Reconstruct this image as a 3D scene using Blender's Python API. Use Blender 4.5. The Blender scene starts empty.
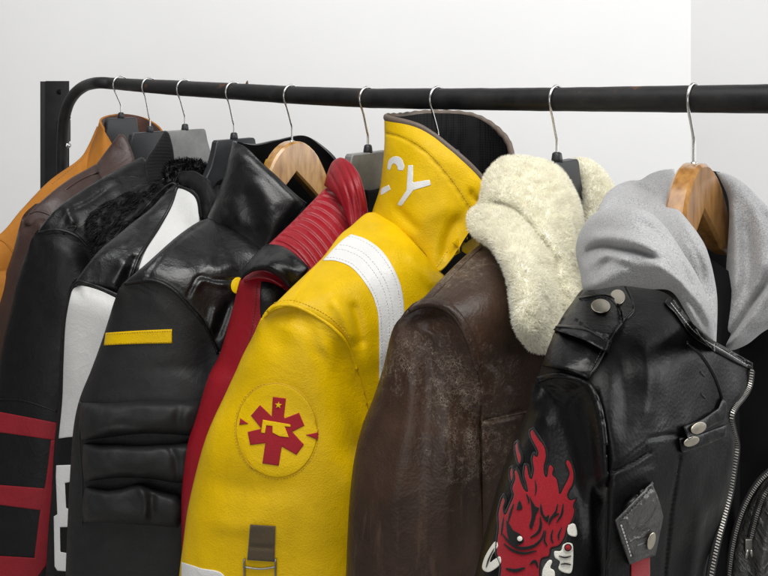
import bpy, math, random
import numpy as np
from mathutils import Vector, noise
from mathutils.bvhtree import BVHTree
from mathutils.geometry import delaunay_2d_cdt

random.seed(7)
RNG = np.random.default_rng(7)
S = bpy.context.scene
COL = S.collection

# ------------------------------------------------------------------ camera
F, U0, V0, CH = 800.0, 384.0, 70.0, 1.55     # focal length in px, principal point, camera height
cam = bpy.data.cameras.new('camera')
cam_o = bpy.data.objects.new('camera', cam)
COL.objects.link(cam_o)
cam_o.location = (0, 0, CH)
cam_o.rotation_euler = (math.radians(90), 0, 0)
cam.sensor_width = 36
cam.lens = F / 768 * 36
cam.shift_y = -(288 - V0) / 768
cam.clip_start = 0.02
cam.clip_end = 60
S.camera = cam_o
S.render.resolution_x, S.render.resolution_y = 1024, 768

# ------------------------------------------------------------------ world and lamps
w = bpy.data.worlds.new('World')
S.world = w
w.use_nodes = True
bg = w.node_tree.nodes['Background']
bg.inputs[0].default_value = (0.98, 0.985, 0.98, 1)
bg.inputs[1].default_value = 0.115


def lamp(name, loc, target, size, power, col):
    l = bpy.data.lights.new(name, 'AREA')
    l.shape = 'RECTANGLE'
    l.size, l.size_y = size
    l.energy = power
    l.color = col
    o = bpy.data.objects.new(name, l)
    COL.objects.link(o)
    o.location = loc
    o.rotation_euler = (Vector(target) - Vector(loc)).to_track_quat('-Z', 'Y').to_euler()


lamp('ceiling_lamp', (0.35, 0.15, 3.2), (0.1, 1.25, 1.2), (2.2, 1.4), 47, (1.0, 0.98, 0.95))
lamp('window_light', (2.7, 0.9, 1.9), (0.1, 1.2, 1.3), (2.1, 1.8), 48, (0.99, 0.995, 1.0))
lamp('front_fill', (-0.9, -2.4, 1.5), (-0.1, 1.2, 1.0), (2.4, 1.8), 33, (1.0, 0.995, 0.98))  # added soft fill behind the camera that lifts the lower sleeves, no real window
lamp('wall_fill', (-0.4, 0.7, 3.5), (-0.4, 2.75, 1.0), (3.6, 1.0), 39, (0.975, 0.985, 1.0))  # added overhead fill that keeps the back wall bright, no real fixture
S.view_settings.view_transform = 'Standard'
S.view_settings.look = 'None'
S.view_settings.exposure = 0.0
S.view_settings.gamma = 1.0


# ------------------------------------------------------------------ helpers: pixels, splines
def P(u, v, d):
    u, v, d = np.broadcast_arrays(np.asarray(u, float), np.asarray(v, float), np.asarray(d, float))
    return np.stack([(u - U0) / F * d, d, CH - (v - V0) / F * d], -1)


def proj(p):
    return U0 + F * p[..., 0] / p[..., 1], V0 + F * (CH - p[..., 2]) / p[..., 1]


def cr(ctrl, n):
    """Catmull-Rom through ctrl (k,dim), n samples"""
    c = np.asarray(ctrl, float)
    k = len(c)
    if k == 1:
        return np.repeat(c, n, 0)
    t = np.linspace(0, k - 1, n)
    i = np.minimum(t.astype(int), k - 2)
    f = (t - i)[:, None]
    g = np.vstack([2 * c[0] - c[1], c, 2 * c[-1] - c[-2]])
    p0, p1, p2, p3 = g[i], g[i + 1], g[i + 2], g[i + 3]
    return 0.5 * (2 * p1 + (p2 - p0) * f + (2 * p0 - 5 * p1 + 4 * p2 - p3) * f ** 2 + (3 * p1 - p0 - 3 * p2 + p3) * f ** 3)


def resample(pts, step, closed=False):
    p = np.asarray(pts, float)
    if closed:
        p = np.vstack([p, p[:1]])
    seg = np.linalg.norm(np.diff(p, axis=0), axis=1)
    s = np.concatenate([[0], np.cumsum(seg)])
    n = max(2, int(round(s[-1] / step)) + 1)
    q = np.linspace(0, s[-1], n)
    out = np.stack([np.interp(q, s, p[:, k]) for k in range(p.shape[1])], -1)
    return out[:-1] if closed else out


def outline(pts, step=2.5):
    """closed outline; a third element 1 marks a sharp corner"""
    n = len(pts)
    xy = [np.array(p[:2], float) for p in pts]
    cor = [len(p) > 2 and p[2] == 1 for p in pts]
    if not any(cor):
        ext = xy[-2:] + xy + xy[:3]
        fine = cr(ext, (len(ext) - 1) * 12 + 1)[24:24 + n * 12]
        return resample(fine, step, True)
    st = cor.index(True)
    order = [(st + k) % n for k in range(n)] + [st]
    segs, cur = [], [xy[order[0]]]
    for k in order[1:]:
        cur.append(xy[k])
        if cor[k]:
            segs.append(cur)
            cur = [xy[k]]
    out = []
    for s_ in segs:
        f = cr(s_, (len(s_) - 1) * 12 + 1) if len(s_) > 2 else np.array(s_)
        out.append(resample(f, step)[:-1])
    return np.vstack(out)


def inside(poly, pts):
    x, y = pts[:, 0], pts[:, 1]
    r = np.zeros(len(pts), bool)
    a = poly
    b = np.roll(poly, -1, 0)
    for (x0, y0), (x1, y1) in zip(a, b):
        if y0 == y1:
            continue
        c = ((y0 > y) != (y1 > y)) & (x < (x1 - x0) * (y - y0) / (y1 - y0) + x0)
        r ^= c
    return r


def dist_poly(poly, pts, closed=True):
    a = poly if closed else poly[:-1]
    b = np.roll(poly, -1, 0) if closed else poly[1:]
    best = np.full(len(pts), 1e9)
    tpar = np.zeros(len(pts))
    m = len(a)
    for k in range(m):
        ab = b[k] - a[k]
        t = np.clip(((pts - a[k]) @ ab) / max(1e-9, ab @ ab), 0, 1)
        d = np.linalg.norm(pts - (a[k] + t[:, None] * ab), axis=1)
        better = d < best
        best = np.where(better, d, best)
        tpar = np.where(better, (k + t) / m, tpar)
    return best, tpar


def tps(ctrl):
    c = np.asarray(ctrl, float)
    xy, z = c[:, :2] / 100, c[:, 2]
    n = len(c)
    if n < 4:
        A = np.hstack([np.ones((n, 1)), xy])
        w_ = np.linalg.lstsq(A, z, rcond=None)[0]
        return lambda u, v: w_[0] + w_[1] * u / 100 + w_[2] * v / 100

    def U(r2):
        return r2 * np.log(r2 + 1e-9)
    K = U(((xy[:, None] - xy[None]) ** 2).sum(-1)) + np.eye(n) * 0.003
    Q = np.hstack([np.ones((n, 1)), xy])
    A = np.block([[K, Q], [Q.T, np.zeros((3, 3))]])
    sol = np.linalg.lstsq(A, np.concatenate([z, np.zeros(3)]), rcond=None)[0]

    def f(u, v):
        q = np.stack([np.asarray(u, float) / 100, np.asarray(v, float) / 100], -1)
        r2 = ((q[:, None] - xy[None]) ** 2).sum(-1)
        return U(r2) @ sol[:n] + sol[n] + q @ sol[n + 1:]
    return f


# ------------------------------------------------------------------ helpers: objects
ORIG = {}


def thing(name, label, cat, loc, group=None):
    o = bpy.data.objects.new(name, None)
    COL.objects.link(o)
    o.empty_display_size = 0.05
    o.location = loc
    o['label'], o['category'] = label, cat
    if group:
        o['group'] = group
    ORIG[o.name] = np.array(loc, float)
    return o


def obj(name, verts, faces, m, parent=None, smooth=True, label=None):
    v = np.asarray(verts, float)
    org = ORIG[parent.name] if parent else np.zeros(3)
    me = bpy.data.meshes.new(name)
    me.from_pydata((v - org).tolist(), [], [tuple(int(i) for i in f) for f in faces])
    me.materials.append(m)
    if smooth:
        me.polygons.foreach_set('use_smooth', [True] * len(me.polygons))
    me.update()
    o = bpy.data.objects.new(name, me)
    COL.objects.link(o)
    if parent:
        o.parent = parent
    ORIG[o.name] = org
    if label:
        o['label'] = label
    return o


class MB:
    def __init__(self):
        self.v, self.f, self.n = [], [], 0

    def add(self, v, f):
        v = np.asarray(v, float)
        self.v.append(v)
        self.f += [tuple(i + self.n for i in q) for q in f]
        self.n += len(v)
        return self

    def build(self, name, m, parent=None, smooth=True, label=None):
        return obj(name, np.vstack(self.v), self.f, m, parent, smooth, label)


def tube(pts, r, n=10, closed=False, flat=1.0):
    p = np.asarray(pts, float)
    k = len(p)
    rr = np.full(k, r) if np.isscalar(r) else np.asarray(r, float)
    tan = np.gradient(p, axis=0)
    tan /= np.linalg.norm(tan, axis=1)[:, None] + 1e-12
    nrm = np.cross(tan[0], [0.3, 0.9, 0.2])
    nrm /= np.linalg.norm(nrm)
    V = []
    for i in range(k):
        nrm = nrm - tan[i] * (nrm @ tan[i])
        nrm /= np.linalg.norm(nrm) + 1e-12
        b = np.cross(tan[i], nrm)
        a = np.linspace(0, 2 * math.pi, n, endpoint=False)[:, None]
        V.append(p[i] + rr[i] * (np.cos(a) * nrm + flat * np.sin(a) * b))
    V = np.vstack(V)
    fs = [(i * n + j, i * n + (j + 1) % n, (i + 1) * n + (j + 1) % n, (i + 1) * n + j) for i in range(k - 1) for j in range(n)]
    fs += [tuple(range(n))[::-1], tuple((k - 1) * n + j for j in range(n))]
    return V, fs


def box(c, h, ax=None, bev=0.0):
    ax = np.eye(3) if ax is None else np.asarray(ax, float)
    h = np.asarray(h, float)
    if bev <= 0:
        q = np.array([(x, y, z) for x in (-1, 1) for y in (-1, 1) for z in (-1, 1)], float) * h
        f = [(0, 1, 3, 2), (4, 6, 7, 5), (0, 4, 5, 1), (2, 3, 7, 6), (0, 2, 6, 4), (1, 5, 7, 3)]
        return np.asarray(c) + q @ ax, f
    import bmesh
    bm = bmesh.new()
    bmesh.ops.create_cube(bm, size=2)
    for v in bm.verts:
        v.co = Vector(np.array(v.co) * h)
    bmesh.ops.bevel(bm, geom=bm.edges[:], offset=bev, segments=2, affect='EDGES', profile=0.6)
    q = np.array([v.co[:] for v in bm.verts])
    f = [tuple(v.index for v in g.verts) for g in bm.faces]
    bm.free()
    return np.asarray(c) + q @ ax, f


def fbm(p, sc, seed=0.0):
    return np.array([noise.noise(Vector((a * sc + seed, b * sc, c * sc))) + 0.5 * noise.noise(Vector((a * sc * 2.1, b * sc * 2.1 + seed, c * sc * 2.1))) for a, b, c in p])


def crease_field(u, v, creases):
    """sum of soft valleys/ridges drawn along pixel polylines; (points, width px, height m)"""
    out = np.zeros(len(u))
    q = np.stack([u, v], -1)
    for c in creases:
        pts, wd, amp = c[:3]
        line = resample(cr(pts, len(pts) * 8), 4)
        lo, hi = line.min(0) - wd * 3.5, line.max(0) + wd * 3.5
        m = np.all((q > lo) & (q < hi), axis=1)
        if not m.any():
            continue
        d, t = dist_poly(line, q[m], closed=False)
        fade = np.clip(np.minimum(t, 1 - t) * 6, 0, 1) if len(c) < 4 else np.ones(len(t))
        out[m] += amp * np.exp(-(d / wd) ** 2) * (0.25 + 0.75 * fade)
    return out


# ------------------------------------------------------------------ helpers: cloth shapes
def pillow_field(poly, wpx):
    """0 at the outline, rising smoothly to 1 about wpx inside it"""
    g = 1.0 if wpx < 14 else 2.0
    lo = poly.min(0) - 3 * g
    hi = poly.max(0) + 3 * g
    nx, ny = int((hi[0] - lo[0]) / g) + 1, int((hi[1] - lo[1]) / g) + 1
    X, Y = np.meshgrid(lo[0] + g * np.arange(nx), lo[1] + g * np.arange(ny))
    M = inside(poly, np.stack([X.ravel(), Y.ravel()], -1)).reshape(ny, nx)
    h = np.zeros((ny, nx))
    q = (g / wpx) ** 2 * 1.6
    for _ in range(int(min(700, 60 + 2.2 * (wpx / g) ** 2))):
        s = np.zeros_like(h)
        s[1:-1, 1:-1] = h[:-2, 1:-1] + h[2:, 1:-1] + h[1:-1, :-2] + h[1:-1, 2:]
        h = np.where(M, (s + q) / (4 + q), 0)

    def f(u, v):
        x = np.clip((u - lo[0]) / g, 0, nx - 1.001)
        y = np.clip((v - lo[1]) / g, 0, ny - 1.001)
        i, j = x.astype(int), y.astype(int)
        a, b = x - i, y - j
        return (h[j, i] * (1 - a) + h[j, i + 1] * a) * (1 - b) + (h[j + 1, i] * (1 - a) + h[j + 1, i + 1] * a) * b
    return f


def cdt(poly, res, rings=(0.5, 1.2, 2.2)):
    """triangulate the outline with a hexagonal grid inside"""
    lo, hi = poly.min(0), poly.max(0)
    rows = []
    y, odd = lo[1], 0
    while y < hi[1]:
        x = np.arange(lo[0] + (res / 2 if odd else 0), hi[0], res)
        rows.append(np.stack([x, np.full(len(x), y)], -1))
        y += res * 0.87
        odd ^= 1
    g = np.vstack(rows)
    g = g[inside(poly, g)]
    d, _ = dist_poly(poly, g)
    g = g[d > max(rings[-1] + res * 0.4, res * 0.5) if rings else d > res * 0.4]
    extra = []
    tan = np.roll(poly, -1, 0) - np.roll(poly, 1, 0)
    nor = np.stack([-tan[:, 1], tan[:, 0]], -1)
    nor /= np.linalg.norm(nor, axis=1)[:, None] + 1e-9
    if not inside(poly, (poly + nor * 0.1))[:].mean() > 0.5:
        nor = -nor
    for r in rings:
        e = poly + nor * r
        ok = inside(poly, e)
        dd, _ = dist_poly(poly, e)
        extra.append(e[ok & (dd > r * 0.8)])
    pts = np.vstack([poly] + extra + [g])
    nb = len(poly)
    edges = [(i, (i + 1) % nb) for i in range(nb)]
    vo, eo, fo, ov, oe, of = delaunay_2d_cdt([Vector(p) for p in pts.tolist()], edges, [], 1, 1e-5)
    v2 = np.array([p[:] for p in vo])
    isb = np.array([any(i < nb for i in o) for o in ov])
    fc = [tuple(f) for f in fo]
    # orient
    out = []
    for f in fc:
        a, b, c = v2[f[0]], v2[f[1]], v2[f[2]]
        s = (b[0] - a[0]) * (c[1] - a[1]) - (b[1] - a[1]) * (c[0] - a[0])
        out.append(f if s < 0 else f[::-1])
    return v2, isb, out


class Shape:
    """verts + faces in world space, with its jacket's bookkeeping"""
    def __init__(self, v, f):
        self.v, self.f = np.asarray(v, float), f


def puff(ol, depth, wpx=10, bulge=0.02, back=0.02, res=3.0, creases=(), namp=0.0, nsc=14, step=2.5, seed=0.0, fine=0.0, fsc=90):
    poly = outline(ol, step)
    v2, isb, fc = cdt(poly, res, (0.4, 1.0, 1.9) if wpx > 5 else (0.35, 0.9))
    fld = pillow_field(poly, wpx)
    h = np.where(isb, 0, np.clip(fld(v2[:, 0], v2[:, 1]), 0, 1))
    pr = np.sqrt(np.clip(1 - (1 - h) ** 2, 0, 1))
    fn = depth if callable(depth) else tps(depth)
    d0 = fn(v2[:, 0], v2[:, 1])
    d = d0 - bulge * pr
    if len(creases):
        d = d - crease_field(v2[:, 0], v2[:, 1], creases) * np.clip(h * 3, 0, 1)
    front = P(v2[:, 0], v2[:, 1], d)
    if namp:
        front[:, 1] += namp * fbm(front, nsc, seed) * np.clip(h * 2, 0, 1)
    if fine:
        front[:, 1] += fine * fbm(front, fsc, seed + 5) * np.clip(h * 3, 0, 1)
    bk = ~isb
    bi = np.full(len(v2), -1)
    bi[bk] = len(v2) + np.arange(bk.sum())
    bi[isb] = np.where(isb)[0]
    rear = P(v2[bk, 0], v2[bk, 1], (d0 + back * pr)[bk])
    faces = list(fc) + [tuple(bi[i] for i in f[::-1]) for f in fc]
    return Shape(np.vstack([front, rear]), faces)


def loft(rings, dz, hd, nr=110, na=72, tilt=0.03, creases=(), namp=0.004, nsc=9, seed=0.0, expo=0.85, dfun=None):
    """a sleeve: rings of (Lu,Lv,Ru,Rv,bow px[,hd scale]) ; dz(u) gives the depth of its axis"""
    R = np.array([list(r) + ([1.0] if len(r) == 5 else []) for r in rings], float)
    R = cr(R, nr)
    V = []
    t = np.linspace(0, 2 * math.pi, na, endpoint=False)
    ct, st = np.cos(t), np.sin(t)
    sx = np.sign(ct) * np.abs(ct) ** expo
    for Lu, Lv, Ru, Rv, bow, hs in R:
        cu = (Lu + Ru) / 2
        d = dz(cu)
        L = P(Lu, Lv, d + tilt / 2)
        Rr = P(Ru, Rv, d - tilt / 2)
        C = (L + Rr) / 2
        a = (Rr - L) / 2
        fr = np.array([a[1], -a[0], 0.0])
        fr /= np.linalg.norm(fr)
        bm = bow / F * d
        pts = C + np.outer(sx, a) + np.outer(st, fr) * hd * hs
        pts[:, 2] += bm * (1 - sx ** 2)
        V.append(pts)
    V = np.array(V)
    flat = V.reshape(-1, 3).copy()
    frontw = np.tile(np.clip(st * 2.5, 0, 1), nr)
    if len(creases):
        u, v = proj(flat)
        dep = crease_field(u, v, creases) * frontw
        ray = flat - np.array([0, 0, CH])
        flat -= ray / np.linalg.norm(ray, axis=1)[:, None] * dep[:, None]
    if namp:
        u, v = proj(flat)
        n_ = fbm(flat * np.array([1, 1, 0.6]), nsc, seed)
        flat[:, 1] += namp * n_ * np.abs(np.tile(st, nr))
    fs = [(i * na + j, i * na + (j + 1) % na, (i + 1) * na + (j + 1) % na, (i + 1) * na + j) for i in range(nr - 1) for j in range(na)]
    fs += [tuple(range(na))[::-1], tuple((nr - 1) * na + j for j in range(na))]
    sh = Shape(flat, fs)
    sh.rear = np.tile(st < -0.02, nr)
    return sh


def band(cols, thick=0.004, nc=90, nrw=40, creases=(), namp=0.0, nsc=20, seed=0.0):
    """a collar: columns of control points (u,v,d) bottom -> top, swept around the neck"""
    k = len(cols[0])
    C = np.array([cr(np.array(c, float), nrw) for c in cols])        # cols x rows x 3
    G = np.array([cr(C[:, i], nc) for i in range(nrw)])               # rows x nc x 3
    d = G[..., 2]
    pts = P(G[..., 0], G[..., 1], d)
    flat = pts.reshape(-1, 3)
    du = np.gradient(pts, axis=1)
    dv = np.gradient(pts, axis=0)
    n = np.cross(du, dv)
    n /= np.linalg.norm(n, axis=2)[..., None] + 1e-12
    cen = pts.mean((0, 1))
    if ((pts - cen) * n).sum() < 0:
        n = -n
    outer = pts.copy()
    if len(creases):
        u, v = proj(flat)
        outer += n * crease_field(u, v, creases).reshape(nrw, nc)[..., None] * np.clip(-n[..., 1:2] * 3, 0, 1)
    if namp:
        outer += n * (namp * fbm(flat, nsc, seed)).reshape(nrw, nc)[..., None]
    inner = outer - n * thick
    V = np.vstack([outer.reshape(-1, 3), inner.reshape(-1, 3)])
    N = nrw * nc
    fs = []
    for i in range(nrw - 1):
        for j in range(nc - 1):
            q = (i * nc + j, i * nc + j + 1, (i + 1) * nc + j + 1, (i + 1) * nc + j)
            fs.append(q)
            fs.append(tuple(x + N for x in q[::-1]))
    for j in range(nc - 1):
        a, b = j, j + 1
        fs.append((a, a + N, b + N, b))
        a, b = (nrw - 1) * nc + j, (nrw - 1) * nc + j + 1
        fs.append((a, b, b + N, a + N))
    for i in range(nrw - 1):
        a, b = i * nc, (i + 1) * nc
        fs.append((a, b, b + N, a + N))
        a, b = i * nc + nc - 1, (i + 1) * nc + nc - 1
        fs.append((a, a + N, b + N, b))
    sh = Shape(V, fs)
    sh.top = (outer - n * thick / 2)[-1]
    sh.grid, sh.n = outer, n
    return sh


def lining(bandshape, off=0.0065, cut=0):
    g = bandshape.grid[: -cut or None] - bandshape.n[: -cut or None] * off
    r, c = g.shape[:2]
    fs = [(i * c + j, i * c + j + 1, (i + 1) * c + j + 1, (i + 1) * c + j) for i in range(r - 1) for j in range(c - 1)]
    return Shape(g.reshape(-1, 3), fs)


def flush(sl, body, line, up=9, width=20.0, over=0.003):
    """lay the sleeve head flush with the shoulder along the armhole seam"""
    ln = resample(cr(line, len(line) * 10), 3.0)
    tan = np.gradient(ln, axis=0)
    tan /= np.linalg.norm(tan, axis=1)[:, None]
    nor = np.stack([tan[:, 1], -tan[:, 0]], -1)          # towards the shoulder
    cb = Cast([body])
    q = ln + nor * up
    ds = cb.depth(q[:, 0], q[:, 1])
    ds = np.convolve(np.pad(ds, 4, mode='edge'), np.ones(9) / 9, 'valid')
    u, v = proj(sl.v)
    P2 = np.stack([u, v], -1)
    D2 = ((P2[:, None, :] - ln[None]) ** 2).sum(-1)
    kx = D2.argmin(1)
    dist = np.sqrt(D2[np.arange(len(u)), kx])
    side = ((P2 - ln[kx]) * nor[kx]).sum(1)              # >0: under the shoulder
    d = sl.v[:, 1]
    mid = np.median(d)
    tgt = ds[kx] - over
    wt = np.exp(-(dist / width) ** 2)
    new = d + (tgt - d) * wt
    under = (side > 1.0) & (kx > 0) & (kx < len(ln) - 1) & (dist < 60)
    new = np.where(under, np.maximum(new, tgt + 0.010 + 0.0006 * np.clip(side, 0, 30)), new)
    rear = getattr(sl, 'rear', np.zeros(len(u), bool))
    new = np.where(rear, np.maximum(d, new + 0.012), new)
    f = new / d
    o = np.array([0, 0, CH])
    sl.v = o + (sl.v - o) * f[:, None]
    return sl


class Cast:
    """rays from the photographer's eye onto a jacket: where its patches, seams and snaps are sewn on"""
    def __init__(self, shapes):
        V, Fs, n = [], [], 0
        for s in shapes:
            V.append(s.v)
            Fs += [tuple(int(i) + n for i in f) for f in s.f]
            n += len(s.v)
        self.t = BVHTree.FromPolygons(np.vstack(V).tolist(), Fs)

    def depth(self, u, v, fallback=True):
        u, v = np.atleast_1d(u).astype(float), np.atleast_1d(v).astype(float)
        out = np.full(len(u), np.nan)
        o = Vector((0, 0, CH))
        for i in range(len(u)):
            q = P(u[i], v[i], 1.0)
            r = (Vector(q) - o)
            h = self.t.ray_cast(o, r.normalized())
            if h[0] is not None:
                out[i] = h[0][1]
        bad = np.isnan(out)
        if bad.any() and not bad.all() and fallback:
            gi = np.where(~bad)[0]
            for i in np.where(bad)[0]:
                k = gi[np.argmin((u[gi] - u[i]) ** 2 + (v[gi] - v[i]) ** 2)]
                out[i] = out[k]
        return out


def decal(cast, ol, th=0.0015, res=3.0, step=2.5, lift=0.0004, bev=1.0, bulge=0.0, creases=(), namp=0.0):
    poly = outline(ol, step)
    v2, isb, fc = cdt(poly, res, (bev * 0.5, bev))
    d = cast.depth(v2[:, 0], v2[:, 1])
    dd, _ = dist_poly(poly, v2)
    k = np.clip(dd / bev, 0, 1)
    k = np.sqrt(1 - (1 - k) ** 2)
    hgt = lift + th * (0.25 + 0.75 * k)
    if bulge:
        fld = pillow_field(poly, 8)
        hgt = hgt + bulge * np.sqrt(np.clip(1 - (1 - np.clip(fld(v2[:, 0], v2[:, 1]), 0, 1)) ** 2, 0, 1)) * (~isb)
    if len(creases):
        hgt = hgt + crease_field(v2[:, 0], v2[:, 1], creases)
    front = P(v2[:, 0], v2[:, 1], d - hgt)
    if namp:
        front[:, 1] += namp * fbm(front, 60)
    nb = np.where(isb)[0]
    low = P(v2[nb, 0], v2[nb, 1], d[nb] + 0.003)
    mp = {int(b): len(v2) + i for i, b in enumerate(nb)}
    fs = list(fc)
    from collections import Counter
    cnt = Counter()
    for f in fc:
        for a, b in ((f[0], f[1]), (f[1], f[2]), (f[2], f[0])):
            cnt[(a, b)] += 1
    for (a, b) in list(cnt):
        if (b, a) not in cnt and a in mp and b in mp:
            fs.append((a, mp[a], mp[b], b))
    return Shape(np.vstack([front, low]), fs)


def on(cast, pts, step=3.0, lift=0.0, smooth=True):
    q = resample(cr(pts, len(pts) * 10) if smooth and len(pts) > 2 else np.array(pts, float), step)
    d = cast.depth(q[:, 0], q[:, 1])
    if len(d) > 6:
        dm = np.array([np.median(d[max(0, i - 2):i + 3]) for i in range(len(d))])
        d = dm
    return P(q[:, 0], q[:, 1], d - lift)


def seam(cast, pts, r, lift=0.0, n=8, flat=1.0):
    v, f = tube(on(cast, pts, 3.0, lift), r, n, flat=flat)
    return Shape(v, f)


def stitches(cast, pts, dash=2.2, gap=1.4, r=0.0006, lift=0.0004):
    """one thread that dips under the leather between stitches"""
    q = resample(cr(pts, len(pts) * 10), 0.6)
    d = cast.depth(q[:, 0], q[:, 1])
    ph = (np.arange(len(q)) * 0.6) % (dash + gap)
    up = np.where(ph < dash, lift, -0.0016)
    v, f = tube(P(q[:, 0], q[:, 1], d - up), r, 5)
    return Shape(v, f)


def disc(cast, u, v, ru, rv, th=0.003, rot=0.0, dome=0.6, n=28, lift=0.001):
    """a round snap sewn flat on the leather"""
    d0 = cast.depth([u], [v])[0]
    a = np.linspace(0, 2 * math.pi, n, endpoint=False)
    prof = [(1.0, -0.3), (1.0, 0.55), (0.93, 0.85), (0.8, 0.8), (0.72, 0.86), (0.45, 1.0), (0.2, 1.06)]
    V = []
    uu = u + ru * np.cos(a) * math.cos(rot) - rv * np.sin(a) * math.sin(rot)
    vv = v + ru * np.cos(a) * math.sin(rot) + rv * np.sin(a) * math.cos(rot)
    dd = cast.depth(uu, vv)
    A = np.stack([uu, vv, np.ones(n)], -1)
    w_ = np.linalg.lstsq(A, dd, rcond=None)[0]
    for k, h in prof:
        us, vs = u + (uu - u) * k, v + (vv - v) * k
        ds = us * w_[0] + vs * w_[1] + w_[2]
        V.append(P(us, vs, ds - lift - th * h))
    V.append(P([u], [v], [u * w_[0] + v * w_[1] + w_[2] - lift - th * 1.08]))
    V = np.vstack(V)
    m = len(prof)
    fs = [(i * n + j, i * n + (j + 1) % n, (i + 1) * n + (j + 1) % n, (i + 1) * n + j) for i in range(m - 1) for j in range(n)]
    fs += [((m - 1) * n + j, (m - 1) * n + (j + 1) % n, m * n) for j in range(n)]
    return Shape(V, fs)


def place(sh, name, m, parent, label=None, smooth=True):
    return obj(name, sh.v, sh.f, m, parent, smooth, label)


def strands(sh, n, length, width, curl=0.6, front_only=True, droop=0.0, spread=0.5, seed=1, flow=None):
    """fur: short curved tapering locks growing from the surface"""
    rg = np.random.default_rng(seed)
    tri = np.array([f[:3] for f in sh.f] + [(f[0], f[2], f[3]) for f in sh.f if len(f) == 4])
    a, b, c = sh.v[tri[:, 0]], sh.v[tri[:, 1]], sh.v[tri[:, 2]]
    nn = np.cross(b - a, c - a)
    ar = np.linalg.norm(nn, axis=1)
    nn = nn / (ar[:, None] + 1e-12)
    cen = (a + b + c) / 3 - np.array([0, 0, CH])
    facing = -(nn * cen).sum(1) / np.linalg.norm(cen, axis=1)
    wt = ar * (facing > -0.35 if front_only else 1)
    k = rg.choice(len(tri), n, p=wt / wt.sum())
    r1, r2 = rg.random(n), rg.random(n)
    s1 = np.sqrt(r1)
    base = (1 - s1)[:, None] * a[k] + (s1 * (1 - r2))[:, None] * b[k] + (s1 * r2)[:, None] * c[k]
    N = nn[k]
    # clumps: neighbouring locks lean the same way
    cl = np.stack([[noise.noise(Vector(p * 55 + Vector((o, 0, 0)))) for p in map(Vector, base.tolist())] for o in (0, 37.1, 71.7)], -1)
    d1 = N + cl * curl * 2.2 + rg.normal(0, spread, (n, 3)) * 0.45
    d1[:, 2] -= droop
    if flow is not None:
        d1 = d1 * 0.45 + np.asarray(flow)
    d1 /= np.linalg.norm(d1, axis=1)[:, None]
    d2 = d1 + rg.normal(0, spread, (n, 3)) + cl * curl
    d2[:, 2] -= droop
    if flow is not None:
        d2 = d2 * 0.35 + np.asarray(flow)
    d2 /= np.linalg.norm(d2, axis=1)[:, None]
    L = length * rg.uniform(0.55, 1.2, n)[:, None]
    side = np.cross(d1, rg.normal(0, 1, (n, 3)))
    side /= np.linalg.norm(side, axis=1)[:, None] + 1e-9
    W = width * rg.uniform(0.7, 1.3, n)[:, None]
    m1 = base + d1 * L * 0.5
    m2 = m1 + d2 * L * 0.5
    V = np.stack([base - N * 0.001 - side * W, base - N * 0.001 + side * W, m1 + side * W * 0.8, m1 - side * W * 0.8, m2], 1).reshape(-1, 3)
    idx = np.arange(n) * 5
    fs = list(zip(idx, idx + 1, idx + 2, idx + 3)) + list(zip(idx + 3, idx + 2, idx + 4))
    return Shape(V, fs)


# ------------------------------------------------------------------ materials
def base_mat(name):
    m = bpy.data.materials.new(name)
    m.use_nodes = True
    nt = m.node_tree
    b = nt.nodes['Principled BSDF']
    tc = nt.nodes.new('ShaderNodeTexCoord')
    return m, nt, b, tc


def nnode(nt, t, **kw):
    n = nt.nodes.new(t)
    for k, v in kw.items():
        if k in n.inputs:
            n.inputs[k].default_value = v
        else:
            setattr(n, k, v)
    return n


def ntex(nt, tc, scale, detail=4, rough=0.55):
    n = nnode(nt, 'ShaderNodeTexNoise')
    n.inputs['Scale'].default_value = scale
    n.inputs['Detail'].default_value = detail
    n.inputs['Roughness'].default_value = rough
    nt.links.new(tc.outputs['Object'], n.inputs['Vector'])
    return n


def ramp(nt, src, stops):
    r = nt.nodes.new('ShaderNodeValToRGB')
    e = r.color_ramp.elements
    while len(e) > len(stops):
        e.remove(e[-1])
    while len(e) < len(stops):
        e.new(1)
    for el, (p, c) in zip(e, stops):
        el.position = p
        el.color = (c, c, c, 1) if np.isscalar(c) else (*c, 1)
    nt.links.new(src, r.inputs[0])
    return r


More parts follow.
